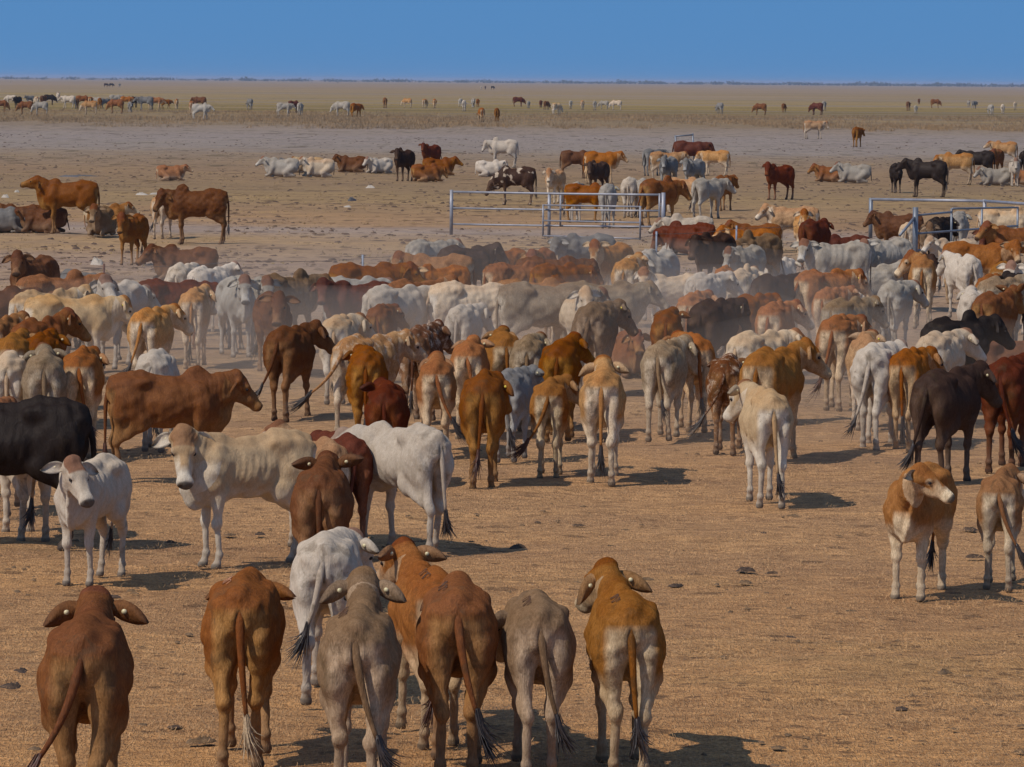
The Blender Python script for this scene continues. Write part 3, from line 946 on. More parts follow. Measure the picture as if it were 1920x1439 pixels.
def make_ground():
    # one sheet, fine near the camera, with a slight natural unevenness, reaching the horizon
    rng = np.random.RandomState(4)
    ys = np.concatenate([np.linspace(-30, 14, 6), np.linspace(15, 92, 320), np.geomspace(93, 460, 90), np.geomspace(480, 32000, 40)])
    nx = 161
    V = []
    ph = rng.rand(12, 3) * 6.28
    ks = rng.randn(12, 2); ks /= np.linalg.norm(ks, axis=1)[:, None]
    fr = np.geomspace(.5, 5.0, 12)
    for yv in ys:
        wd = max(30.0, abs(yv) * .25 + 25) if yv < 470 else yv * 1.0
        xs = np.linspace(-wd, wd, nx)
        z = np.zeros(nx)
        if 14.9 < yv < 170:
            for i in range(12):
                z += (.016 / fr[i] ** .8) * np.sin(fr[i] * (ks[i, 0] * xs + ks[i, 1] * yv) * 2 + ph[i, 0])
            z *= .6 * min(1, (170 - yv) / 50)
            z -= .006
        V.append(np.stack([xs, np.full(nx, yv), z], 1))
    V = np.concatenate(V)
    i, j = np.meshgrid(np.arange(len(ys) - 1), np.arange(nx - 1), indexing='ij')
    a = (i * nx + j).ravel()
    Q = np.stack([a, a + 1, a + nx + 1, a + nx], 1)
    o = link('ground', mesh_from('ground', V, Q), ground_material())
    tag(o, kind='structure')
    return o
make_ground()

# loose straw on the near ground
def make_straw():
    rng = np.random.RandomState(9)
    n = 120000
    y = (17 + 24 * rng.rand(n) ** 1.25) * KD
    x = (rng.rand(n) * 2 - 1) * (y * .122 + .6)
    den = np.sin(x * 1.1 + y * .7) + np.sin(x * .43 - y * 1.9) + rng.randn(n) * .8
    k = den > -.7
    x, y = x[k], y[k]; n = len(x)
    a = rng.rand(n) * math.pi; L = .02 + .045 * rng.rand(n) ** 2; w = .0012 + .0012 * rng.rand(n)
    z0 = .006 + .012 * rng.rand(n); z1 = z0 + .03 * rng.rand(n) ** 2
    dx, dy = np.cos(a) * L / 2, np.sin(a) * L / 2
    px, py = -np.sin(a) * w, np.cos(a) * w
    P = np.stack([np.stack([x - dx - px, y - dy - py, z0], 1), np.stack([x + dx - px, y + dy - py, z1], 1),
                  np.stack([x + dx + px, y + dy + py, z1], 1), np.stack([x - dx + px, y - dy + py, z0], 1)], 1).reshape(-1, 3)
    Q = np.arange(4 * n).reshape(n, 4)
    o = link('straw_litter', mesh_from('straw_litter', P, Q, smooth=False), plain('straw', srgb(166, 128, 86), .8, 0, .5, 3.0))
    tag(o, 'short broken straw scattered over the near dusty ground', 'straw', kind='stuff')
make_straw()

# tufts of dry grass: the brown belt and the pasture behind it
def tufts(name, label, n, y0, y1, hh, col, seed, blades=7, clump=.25, edge=None, xspan=.22):
    rng = np.random.RandomState(seed)
    y = y0 * (y1 / y0) ** rng.rand(n) * KD
    x = (rng.rand(n) * 2 - 1) * (y * xspan / KD)
    k = (np.sin(x * .13 + y * .02) + np.sin(x * .05 - y * .045 + 1) + rng.randn(n) * .9) > -.6
    x, y = x[k], y[k]; n = len(x)
    if edge is not None:
        k = y > edge(x) ; x, y = x[k], y[k]; n = len(x)
    x = np.repeat(x, blades) + rng.randn(n * blades) * clump * .5
    y = np.repeat(y, blades) + rng.randn(n * blades) * clump * .5
    m = n * blades
    hgt = hh * (.4 + .6 * rng.rand(m)) * np.repeat(.5 + .7 * rng.rand(n), blades)
    w = .012 + .018 * rng.rand(m)
    a = rng.rand(m) * math.pi
    lx, ly = rng.randn(m) * .35 * hgt, rng.randn(m) * .35 * hgt
    P = np.stack([np.stack([x - np.cos(a) * w, y - np.sin(a) * w, np.zeros(m)], 1), np.stack([x + np.cos(a) * w, y + np.sin(a) * w, np.zeros(m)], 1),
                  np.stack([x + lx, y + ly, hgt], 1)], 1).reshape(-1, 3)
    T = np.arange(3 * m).reshape(m, 3)
    t = NT(name + '_mat')
    geo = t.n('NewGeometry')
    n1 = t.noise(t.scale(geo.outputs['Position'], (.05, .05, 1)), 1.0, 3.0)
    n2 = t.noise(geo.outputs['Position'], 1.5, 2.0)
    c = t.mix(t.mapr(n1, .35, .65), srgb(*col[0]), srgb(*col[1]))
    c = t.mix(1.0, c, t.mix(t.mapr(n2, .3, .7), (.8, .8, .8, 1), (1.2, 1.2, 1.2, 1)), 'MULTIPLY')
    t.l(c, t.b.inputs['Base Color']); t.b.inputs['Roughness'].default_value = .9
    o = link(name, mesh_from(name, P, None, T, smooth=False), t.m)
    tag(o, label, 'grass', kind='stuff')
tufts('dry_grass', 'belt of rough brown dry grass at the far edge of the salt pan', 26000, 262, 400, .38,
      ((150, 120, 84), (132, 110, 84)), 3, 6, .5, edge=lambda x: 278 * KD + 26 * np.sin(x * .071) + 16 * np.sin(x * .27 + 2) + 12 * np.sin(x * .83) + 10 * np.sin(x * 2.3), xspan=.21)
tufts('pasture_grass', 'low olive and straw coloured grass of the far pasture', 22000, 400, 1500, .16,
      ((146, 124, 78), (120, 106, 68)), 5, 4, .8, xspan=.21)
tufts('stubble', 'short dry stubble on the bare ground behind the fence', 2600, 62, 180, .05,
      ((146, 124, 78), (138, 112, 76)), 8, 6, .25, xspan=.21)

# dung pats and clods
M_DUNG = plain('dried_dung', srgb(72, 54, 40), .9, 0, .35, 14, .02)
M_DUNG3 = plain('trodden_dung', srgb(84, 64, 50), .9, 0, .4, 3, .02)
M_DUNG2 = plain('old_dung', srgb(106, 82, 56), .9, 0, .35, 14, .02)
def lump(seed, R=.12, H=.05, n=14, m=6, rough=.35):
    rng = np.random.RandomState(seed)
    V = [(0, 0, H)]
    ph = rng.rand(6) * 6.28
    for i in range(1, m + 1):
        t = i / m
        for j in range(n):
            a = 2 * math.pi * j / n
            r = R * t * (1 + rough * (.5 * math.sin(2 * a + ph[0]) + .35 * math.sin(3 * a + ph[1]) + .3 * math.sin(5 * a + ph[2])))
            zz = H * (1 - t ** 2.4) * (1 + .35 * math.sin(4 * a + ph[3] + 5 * t)) - (.004 if i == m else 0) + H * .15 * rng.randn() * (t < .95)
            V.append((r * math.cos(a), r * math.sin(a), zz))
    Q = []; T = []
    for j in range(n): T.append((0, 1 + j, 1 + (j + 1) % n))
    for i in range(m - 1):
        for j in range(n):
            a = 1 + i * n + j; b = 1 + i * n + (j + 1) % n
            Q.append((a, a + n, b + n, b))
    return mesh_from('dung_pat', V, Q, T)
_lumps = [lump(s, .11, .045) for s in range(4)] + [lump(s + 10, .14, .09, rough=.5) for s in range(3)]
for i, me in enumerate(_lumps): me.materials.append(M_DUNG if i % 3 else M_DUNG2)
def scatter_clods():
    rng = np.random.RandomState(21)
    base = []
    for s in range(5):
        me = lump(s + 40, 1.0, .42, 8, 3, .6)
        co = np.zeros(len(me.vertices) * 3, np.float32); me.vertices.foreach_get('co', co)
        q = [list(p.vertices) for p in me.polygons]
        base.append((co.reshape(-1, 3), q))
    for nm, lab, n, y0, y1, sc, mat in (('dung_crumbs', 'small dark crumbs of trodden dung strewn over the near ground', 3600, 17, 48, (.010, .045), M_DUNG2),
                                        ('dung_litter', 'trodden dung lying all over the bare ground beyond the fence', 9000, 62, 235, (.03, .12), M_DUNG3)):
        V = []; Q = []; T = []; nv = 0
        for k in range(n):
            y = y0 * (y1 / y0) ** rng.rand() * KD; x = (rng.rand() * 2 - 1) * (y * .125 + .5)
            if math.sin(x * .35 + y * .21) + math.sin(x * .13 - y * .11 + 2) + rng.randn() * .8 < -.2: continue
            co, q = base[rng.randint(5)]
            r = sc[0] + (sc[1] - sc[0]) * rng.rand() ** 2.2
            a = rng.rand() * 6.28
            R2 = np.array([[math.cos(a), -math.sin(a), 0], [math.sin(a), math.cos(a), 0], [0, 0, .55 + .6 * rng.rand()]])
            V.append((co * r * [1, .8, 1]) @ R2.T + [x, y, .002])
            for f in q:
                (Q if len(f) == 4 else T).append([v + nv for v in f])
            nv += len(co)
        o = link(nm, mesh_from(nm, np.concatenate(V), Q, T), mat)
        tag(o, lab, 'dung', kind='stuff')
scatter_clods()
PATS = [(1488, 968, 1.5, 'dark fresh dung pat on open ground below the fawn and white cow'), (1431, 1000, .9, 'small dark dung pat left of the orange calf, upper of a pair'),
        (1385, 1004, .7, 'small dark dung pat left of the orange calf, lower of a pair'), (1574, 1006, .7, 'small clod on open ground left of the orange calf'),
        (1397, 1071, 1.3, 'flat dark dung pat on the open ground right of centre'), (1447, 1076, .7, 'small lump right of the flat dark dung pat'),
        (1398, 1094, .9, 'greenish dark clump of dung below the flat dung pat'), (1594, 1147, 1.0, 'dark dung pat in front of the orange calf'),
        (1481, 1196, 1.0, 'brown dung pat in the open lower right'), (1333, 1210, .7, 'small dark dung clod right of the golden tan cow'),
        (1212, 1087, 1.3, 'dark crumbly dung pat above the golden tan cow'), (1266, 1100, .9, 'dark dung lump right of the crumbly dung pat'),
        (970, 1028, 1.5, 'low old dung pat with a dark edge behind the grey white cow'), (1142, 1030, 1.4, 'dried dung pat in the middle of the open ground'),
        (905, 1030, .9, 'small pale brown clod right of the grey white cow'), (1085, 986, 1.1, 'pair of joined dung lumps below the herd'),
        (1008, 980, .8, 'small brown dung lump under the front of the herd'), (1172, 995, .9, 'flat brown pat in the open ground under the herd'),
        (20, 1290, 2.0, 'large crumbled dung heap at the lower left edge'), (40, 1263, 1.4, 'smaller crumbled dung heap at the left edge'),
        (378, 1392, 1.6, 'crumbled dung heap at the bottom between two red cows'), (267, 1360, .9, 'dark clod right of the big red cow'),
        (328, 1364, .9, 'dark clod between the two chestnut cows'), (213, 1120, 1.2, 'dark dung pat under the grey white calf'),
        (430, 1004, 1.2, 'dark dung lump under the fawn cow'), (487, 1003, .9, 'dark round dung lump by the fawn cow hind legs'),
        (320, 1018, .8, 'small clod in front of the fawn cow'), (1770, 1265, 2.2, 'wide reddish stain of old dung at lower right'),
        (1458, 1403, 1.0, 'small dark clod at the bottom right of centre'), (1690, 1330, 1.2, 'flat clod in the bottom right ground'),
        (1345, 1308, .9, 'small clod above the bottom edge right of centre'), (65, 1405, 1.0, 'clod at the bottom left corner'),
        (1820, 995, 1.1, 'flat dark pat between the two orange calves'), (1828, 1046, 1.1, 'flat dark pat beside the small orange calf')]
for k, (px, py, s, lab) in enumerate(PATS):
    o = bpy.data.objects.new('dung_pat', _lumps[k % len(_lumps)])
    COL.objects.link(o)
    w = at(px, py)
    o.location = (w.x, w.y, .002); o.rotation_euler = (0, 0, k * 1.9); s = min(s, 1.25) * .5
    o.scale = (s * 1.1, s * .9, s * .55)
    tag(o, lab, 'dung pat', 'dung pats lying on the near ground')
# pale stones and scraps beyond the fence
M_STONE = plain('pale_stone', srgb(176, 164, 150), .9, 0, .2, 10, .02)
M_SHEET = plain('weathered_sheet', srgb(92, 88, 88), .8, 0, .3, 6, .02)
def stone(px, py, sx, sy, sz, lab, seed, mat=M_STONE, nm='stone', cat='stone'):
    me = lump(seed, 1.0, 1.0, 12, 6, .4)
    me.name = nm
    me.materials.append(mat)
    o = bpy.data.objects.new(nm, me); COL.objects.link(o)
    w = at(px, py); o.location = (w.x, w.y, 0); o.scale = (sx, sy, sz); o.rotation_euler = (0, 0, seed)
    tag(o, lab, cat, 'pale stones' if nm == 'stone' else None)
stone(181, 499, .22, .18, .17, 'pale grey stone beside the rusty fence post at left', 71)
stone(1251, 478, .19, .15, .24, 'pale block of stone right of the blue fence post', 72)
stone(1212, 474, .13, .1, .08, 'small flat white stone left of the pale block', 73)
stone(1260, 462, .12, .1, .12, 'dull stone touching the pale block behind', 74)
stone(266, 366, .32, .18, .08, 'flat pale stone on the ground left of the big brown bull', 75)
stone(291, 365, .22, .16, .06, 'smaller flat pale stone nearest the big brown bull', 76)
stone(652, 389, .18, .14, .06, 'small white stone on the bare ground left of the gate', 77)
stone(694, 353, .2, .14, .10, 'small whitish stone under the charcoal bull', 78)
stone(11, 371, .14, .12, .10, 'small white stone at the left above the lying cattle', 79)
stone(32, 361, .12, .1, .08, 'tiny white stone near the left edge', 80)
stone(128, 332, .6, .22, .07, 'dark grey strip of sheet lying flat on the bare ground at left', 81, M_SHEET, 'ground_sheet', 'sheet')
stone(153, 331, .7, .16, .06, 'pale end of the flat sheet lying on the bare ground at left', 82, M_SHEET, 'ground_sheet', 'sheet')
stone(659, 377, .35, .15, .12, 'bent scrap of grey metal on the ground left of the gate', 83, M_SHEET, 'metal_scrap', 'scrap')

# ------------------------------------------------------------------ pipe gates, fence, hoop
def metal_mat(name, col, rough=.45):
    t = NT(name)
    tc = t.n('TexCoord')
    n1 = t.noise(tc.outputs['Object'], 3.0, 5.0, .6); n2 = t.noise(tc.outputs['Object'], 30.0, 4.0, .7)
    c = t.mix(t.mapr(n1, .3, .7), tuple(v * .8 for v in col[:3]) + (1,), tuple(min(1, v * 1.15) for v in col[:3]) + (1,))
    c = t.mix(t.math('MULTIPLY', t.mapr(n2, .58, .7), .5), c, srgb(122, 92, 72))
    t.l(c, t.b.inputs['Base Color']); t.b.inputs['Metallic'].default_value = .25; t.b.inputs['Roughness'].default_value = rough
    return t.m
M_PIPE = metal_mat('galvanised_pipe', srgb(138, 138, 145))
M_PIPE_B = metal_mat('blue_grey_steel', srgb(112, 117, 126))
M_WIRE = metal_mat('rusty_wire', srgb(92, 78, 68), .6)
M_POST = metal_mat('fence_picket', srgb(128, 138, 152), .6)
M_RUSTPOST = metal_mat('rusty_picket', srgb(98, 66, 54), .8)
def pipe(A, B, r=.03, n=10, sag=0.0, seg=1):
    A = Vector(A); B = Vector(B)
    path = [A.lerp(B, k / seg) - Vector((0, 0, sag * 4 * (k / seg) * (1 - k / seg))) for k in range(seg + 1)]
    if seg == 1: path = [A, A.lerp(B, .5), B]
    P = [tuple(p) for p in path]
    d = (B - A).normalized()
    up = Vector((0, 0, 1)) if abs(d.z) < .9 else Vector((1, 0, 0))
    a = d.cross(up).normalized(); b = d.cross(a).normalized()
    V = []; Q = []; T = []
    for p in P:
        for j in range(n):
            th = 2 * math.pi * j / n
            V.append(tuple(Vector(p) + a * math.cos(th) * r + b * math.sin(th) * r))
    for i in range(len(P) - 1):
        for j in range(n): Q.append((i * n + j, i * n + (j + 1) % n, (i + 1) * n + (j + 1) % n, (i + 1) * n + j))
    c = len(V); V += [P[0], P[-1]]
    for j in range(n):
        T.append((c, (j + 1) % n, j)); T.append((c + 1, (len(P) - 1) * n + j, (len(P) - 1) * n + (j + 1) % n))
    return V, Q, T
def part(nm, pieces, mat, parent):
    V = []; Q = []; T = []
    for v, q, t in pieces:
        k = len(V); V += list(v); Q += [[i + k for i in f] for f in q]; T += [[i + k for i in f] for f in t]
    return link(nm, mesh_from(nm, V, Q, T), mat, parent)
def empty(nm, label, cat, group=None):
    o = bpy.data.objects.new(nm, None); COL.objects.link(o); o.empty_display_size = .2
    tag(o, label, cat, group); return o
def zat(px, py, base):
    """height on the vertical line over a ground point that is seen at row py"""
    v = ray(px, py); d = math.hypot(base.x, base.y)
    return CAM_H + v.z / math.hypot(v.x, v.y) * d
# --- left panel: long pipe gate between two posts
A = at(846, 441); Bp = at(1243, 452)
g = empty('pipe_gate', 'long three rail pipe gate of galvanised steel, middle of the photo', 'gate', 'pipe gates')
zA = [zat(846, y, A) for y in (360, 390.5, 420.5)]; zB = [zat(1243, y, Bp) for y in (366, 396, 426)]
L3 = lambda P, z: (P.x, P.y, z)
part('post', [pipe((A.x, A.y, 0), L3(A, zA[0] + .06), .055)], M_PIPE, g)
part('post', [pipe((Bp.x, Bp.y, 0), L3(Bp, zB[0] + .07), .062)], M_PIPE, g)
B2 = at(1236, 451.6)
for k in range(3):
    part('rail', [pipe((A.x + .05, A.y, zA[k]), (B2.x, B2.y, zB[k]), .036 if k == 0 else .030, sag=.012, seg=6)], M_PIPE, g)
part('gate_upright', [pipe((B2.x, B2.y, zB[2] - .04), (B2.x, B2.y, zB[0] + .04), .034)], M_PIPE, g)
part('hinge', [pipe((B2.x + .03, B2.y - .01, zB[1] + .15), (Bp.x, Bp.y, zB[1] + .15), .022), pipe((B2.x + .03, B2.y - .01, zB[2] + .14), (Bp.x, Bp.y, zB[2] + .14), .022)], M_PIPE, g)
M1 = A.lerp(Bp, (1032 - 846) / (1243 - 846.)); M1.y += .02
part('post', [pipe((M1.x, M1.y + .06, 0), (M1.x, M1.y + .06, zA[0] + .02), .05)], M_PIPE, g)
M2 = A.lerp(Bp, (1053 - 846) / (1243 - 846.))
part('gate_upright', [pipe((M2.x, M2.y - .05, .35), (M2.x, M2.y - .05, zA[0] - .02), .03)], M_PIPE, g)
# --- inner smaller gate standing just in front
C0 = at(1018, 446); C1 = at(1200, 453)
g2 = empty('pipe_gate', 'smaller low pipe gate in front of the long gate, holding the grey cattle', 'gate', 'pipe gates')
z0 = [zat(1018, y, C0) for y in (385, 414, 442.5)]; z1 = [zat(1200, y, C1) for y in (388, 418, 448)]
for k in range(3):
    part('rail', [pipe(L3(C0, z0[k]), L3(C1, z1[k]), .026)], M_PIPE, g2)
part('gate_upright', [pipe((C0.x, C0.y, .04), (C0.x, C0.y, z0[0] + .02), .03)], M_PIPE, g2)
part('gate_upright', [pipe((C1.x, C1.y, .04), (C1.x, C1.y, z1[0] + .02), .03)], M_PIPE, g2)
# --- right panel behind
D0 = at(1632, 448); D1 = at(1845, 456); D2 = at(1955, 470)
g3 = empty('pipe_rail', 'high single pipe rail on round posts behind the right hand crowd', 'rail', None)
zz0, zz1, zz2 = zat(1632, 374, D0), zat(1845, 377.5, D1), zat(1955, 385, D2)
part('post', [pipe((D0.x, D0.y, 0), L3(D0, zz0 + .04), .062)], M_PIPE_B, g3)
part('post', [pipe((D1.x, D1.y, 0), L3(D1, zz1 + .05), .055)], M_PIPE, g3)
part('post', [pipe((D2.x, D2.y, 0), L3(D2, zz2 + .05), .055)], M_PIPE, g3)
part('rail', [pipe(L3(D0, zz0), L3(D1, zz1), .045)], M_PIPE, g3)
part('rail', [pipe(L3(D1, zz1), L3(D2, zz2), .045)], M_PIPE, g3)
# --- right gate in front
E0 = at(1715, 512); E1 = at(1783, 504); E2 = at(1840, 498); E3 = at(1907, 492)
g4 = empty('pipe_gate', 'blue grey pipe gate with a diagonal brace in the right hand crowd', 'gate', 'pipe gates')
t0, t3 = zat(1715, 389, E0), zat(1907, 389, E3)
r0, r3 = zat(1715, 404, E0), zat(1907, 389.5, E3)
m0, m3 = zat(1715, 438.5, E0), zat(1907, 424, E3)
part('post', [pipe((E0.x, E0.y, 0), L3(E0, t0), .07)], M_PIPE_B, g4)
part('rail', [pipe((E0.x + .05, E0.y, r0), L3(E1, r0 + (r3 - r0) * .36), .028)], M_PIPE_B, g4)
part('rail', [pipe((E1.x + .02, E1.y, r0 + (r3 - r0) * .36 + .09), L3(E3, r3), .028)], M_PIPE_B, g4)
part('rail', [pipe((E0.x + .05, E0.y, m0), L3(E3, m3), .028)], M_PIPE_B, g4)
for P, zt in ((E1, r0 + (r3 - r0) * .36 + .1), (E2, r0 + (r3 - r0) * .7 + .06), (E3, r3 + .02)):
    part('gate_upright', [pipe((P.x, P.y + .05, .1), (P.x, P.y + .05, zt), .03)], M_PIPE_B, g4)
Bb = at(1686, 514)
k0, k3 = zat(1715, 470, E0), zat(1907, 456, E3)
part('rail', [pipe((E0.x + .05, E0.y, k0), L3(E3, k3), .028)], M_PIPE_B, g4)
part('brace', [pipe((Bb.x, Bb.y, .95), (E0.x, E0.y, r0 - .03), .035)], M_PIPE_B, g4)
# --- hoop frame
F0 = at(1269, 306); F1 = at(1300, 306)
g5 = empty('hoop_frame', 'blue grey steel hoop standing behind the large maroon cow', 'frame')
f0, f1 = zat(1266, 256, F0), zat(1298, 253, F1)
part('post', [pipe((F0.x, F0.y, 0), (F0.x - .10, F0.y, f0 + .05), .055)], M_PIPE_B, g5)
part('post', [pipe((F1.x + .05, F1.y, 0), (F1.x - .06, F1.y, f1 + .08), .055)], M_PIPE_B, g5)
part('crossbar', [pipe((F0.x - .14, F0.y, f0), (F1.x - .02, F1.y, f1), .045)], M_PIPE_B, g5)
# --- barbed wire fence on steel pickets
fence = empty('wire_fence', 'barbed wire fence on thin steel pickets crossing behind the herd', 'fence')
PK = [(-60, 524), (195, 497), (439, 486), (680, 480), (1066, 456), (1231, 436), (1381, 425), (1542, 415), (1660, 408)]
posts = []
for i, (px, py) in enumerate(PK):
    w = at(px, py, 1.02)
    posts.append(w)
    lean = .12 if px == 1066 else 0
    if px in (439,): continue
    a = Vector((w.x - lean, w.y, 0)); b = Vector((w.x + lean * .4, w.y, 1.04))
    m_ = M_RUSTPOST if px == 195 else M_POST
    part('picket', [pipe(a, b, .026, 6)], m_, fence)
def barbed(a, b, z):
    L = (b - a).length; n = max(2, int(L / .9))
    pc = [pipe((a.x, a.y, z), (b.x, b.y, z - .02), .0055, 4, sag=.04, seg=n)]
    rnd = random.Random(int(a.x * 10))
    k = int(L / .28)
    for i in range(1, k):
        t = i / k; p = a.lerp(b, t); zz = z - .02 * t - .04 * 4 * t * (1 - t)
        pc.append(pipe((p.x - .01, p.y, zz - .022), (p.x + .012, p.y, zz + .024), .004, 3))
    return pc
for z in (.98, .55, .22):
    pcs = []
    for a, b in zip(posts[:-1], posts[1:]): pcs += barbed(a, b, z)
    part('wire', pcs, M_WIRE, fence)

# ------------------------------------------------------------------ low scrub along the horizon
def scrub_line():
    rng = np.random.RandomState(2)
    V = []; T = []; nv = 0
    D = 5200.0 * KD
    for k in range(900):
        x = -1150 + 2300 * rng.rand()
        u = (x + 1150) / 2300
        if rng.rand() > .25 + .75 * u: continue
        y = D + 900 * rng.rand()
        hgt = (4.4 + 2.2 * rng.rand() + 1.2 * u) * (.8 + .4 * rng.rand()) * (.65 + .35 * math.sin(x * .02) ** 2)
        w = 6 + 12 * rng.rand()
        n = 9
        top = []
        for i in range(26):     # leaf masses of the crown
            a = rng.rand() * 6.28; r = w * rng.rand() ** .5; zc = hgt * (.35 + .6 * rng.rand() * (1 - (r / w) ** 2))
            s = hgt * .22
            p = np.array([x + r * math.cos(a), y + r * math.sin(a) * .6, zc])
            q = p + rng.randn(3, 3) * s
            q[:, 2] = np.maximum(q[:, 2], 0)
            V += [tuple(v) for v in q]; T.append((nv, nv + 1, nv + 2)); nv += 3
        V += [(x - w * .2, y, 0), (x + w * .2, y, 0), (x, y, hgt * .8)]; T.append((nv, nv + 1, nv + 2)); nv += 3
    o = link('distant_scrub', mesh_from('distant_scrub', V, None, T, smooth=False), plain('scrub_leaves', srgb(66, 76, 78), .9, 0, .3, .05))
    tag(o, 'thin line of dark bluish scrub along the horizon', 'scrub', kind='stuff')
scrub_line()

# ------------------------------------------------------------------ dust in the air over the walking herd, and haze
def dust_cloud(px, py, rx, ry, rz, dens, label):
    n, m = 28, 14
    V = []; Q = []
    for i in range(m + 1):
        ph = math.pi * i / m
        for j in range(n):
            th = 2 * math.pi * j / n
            V.append((rx * math.sin(ph) * math.cos(th), ry * math.sin(ph) * math.sin(th), rz * math.cos(ph)))
    for i in range(m):
        for j in range(n): Q.append((i * n + j, (i + 1) * n + j, (i + 1) * n + (j + 1) % n, i * n + (j + 1) % n))
    me = mesh_from('dust_cloud', V, Q)
    mt = bpy.data.materials.new('dust_air'); mt.use_nodes = True
    nt = mt.node_tree; nt.nodes.clear()
    out = nt.nodes.new('ShaderNodeOutputMaterial'); pv = nt.nodes.new('ShaderNodeVolumePrincipled')
    pv.inputs['Color'].default_value = (.80, .68, .56, 1); pv.inputs['Density'].default_value = dens / KD; pv.inputs['Anisotropy'].default_value = .25
    nt.links.new(pv.outputs[0], out.inputs['Volume'])
    o = link('dust_cloud', me, mt)
    w = at(px, py); o.location = (w.x, w.y, rz * .55)
    tag(o, label, 'dust', kind='stuff')
for _d in ((640, 730, 3.4, 6.0, 1.0, .042, 'thin veil of dust between the legs left of centre'),
           (1150, 725, 4.0, 6.5, 1.1, .042, 'thin veil of dust between the legs at the centre of the herd'),
           (1400, 690, 3.2, 6.0, 1.1, .045, 'pale dust hanging behind the large golden brown cow'),
           (330, 700, 4.5, 6.0, 1.0, .036, 'faint dust kicked up at the left of the herd'),
           (1660, 760, 3.6, 6.0, .9, .036, 'faint dust kicked up at the right of the herd'),
           (900, 620, 8.5, 10.0, 1.2, .026, 'broad faint dust over the back rows of the herd'),
           (1500, 850, 2.6, 3.6, .5, .030, 'low dust drifting behind the lone fawn and white cow')):
    dust_cloud(*_d)

def haze_box():
    x, y0, y1, z0, z1 = 42000.0, -60.0, 32500.0, -1.2, 13.0
    V = [(-x, y0, z0), (x, y0, z0), (x, y1, z0), (-x, y1, z0), (-x, y0, z1), (x, y0, z1), (x, y1, z1), (-x, y1, z1)]
    Q = [(3, 2, 1, 0), (4, 5, 6, 7), (0, 1, 5, 4), (1, 2, 6, 5), (2, 3, 7, 6), (3, 0, 4, 7)]
    mt = bpy.data.materials.new('haze_air'); mt.use_nodes = True
    nt = mt.node_tree; nt.nodes.clear()
    out = nt.nodes.new('ShaderNodeOutputMaterial'); pv = nt.nodes.new('ShaderNodeVolumePrincipled')
    pv.inputs['Color'].default_value = (.46, .57, .80, 1); pv.inputs['Density'].default_value = 1.05e-4 / KD; pv.inputs['Anisotropy'].default_value = 0
    nt.links.new(pv.outputs[0], out.inputs['Volume'])
    o = link('haze', mesh_from('haze', V, Q, smooth=False), mt)
    tag(o, 'pale blue haze of hot air over the whole plain', 'haze', kind='stuff')
haze_box()

# ------------------------------------------------------------------ the herd
GROUPS = {'F': 'cattle walking nearest the camera', 'H': 'cattle of the dusty walking herd', 'Q': 'cattle crowded by the right hand fence',
          'B': 'cattle on the bare ground beyond the gates', 'G': 'cattle grazing on the far plain'}
import time as _time
_t0 = _time.time()
def run_herd(text):
    grp = None
    for line in text.strip().splitlines():
        line = line.strip()
        if not line: continue
        if line[0] == '#': grp = line[1]; continue
        spec, label = line.split(' | ')
        f = spec.split()
        x, by, yv, hd_, cn, size = float(f[0]), 't' if f[1][0] == 't' else 'f', float(f[1].lstrip('tf')), float(f[2]), f[3], float(f[4])
        o = {}
        if len(f) > 5:
            for kv in f[5].split(','):
                if kv == 'g': o.update(np=-44, hp=64, nl=1.25, walk=0); continue
                k, v = kv.split('=')
                if k in ('gait', 'lift'): o[k] = tuple(float(q) for q in v.split('/'))
                elif k in ('kind', 'sw'): o[k] = v
                else: o[k] = float(v)
        if 'lie' in o and not o['lie']: del o['lie']
        if o.get('lie'): o.setdefault('lside', 1)
        if grp == 'G': o['legw'] = 1.2
        words = label.split()
        cat = 'calf' if 'calf' in words[:6] else ('bull' if ('bull' in words[:6]) else 'cow')
        animal(x, yv, hd_, cn, size, o, label, GROUPS[grp], cat, by)

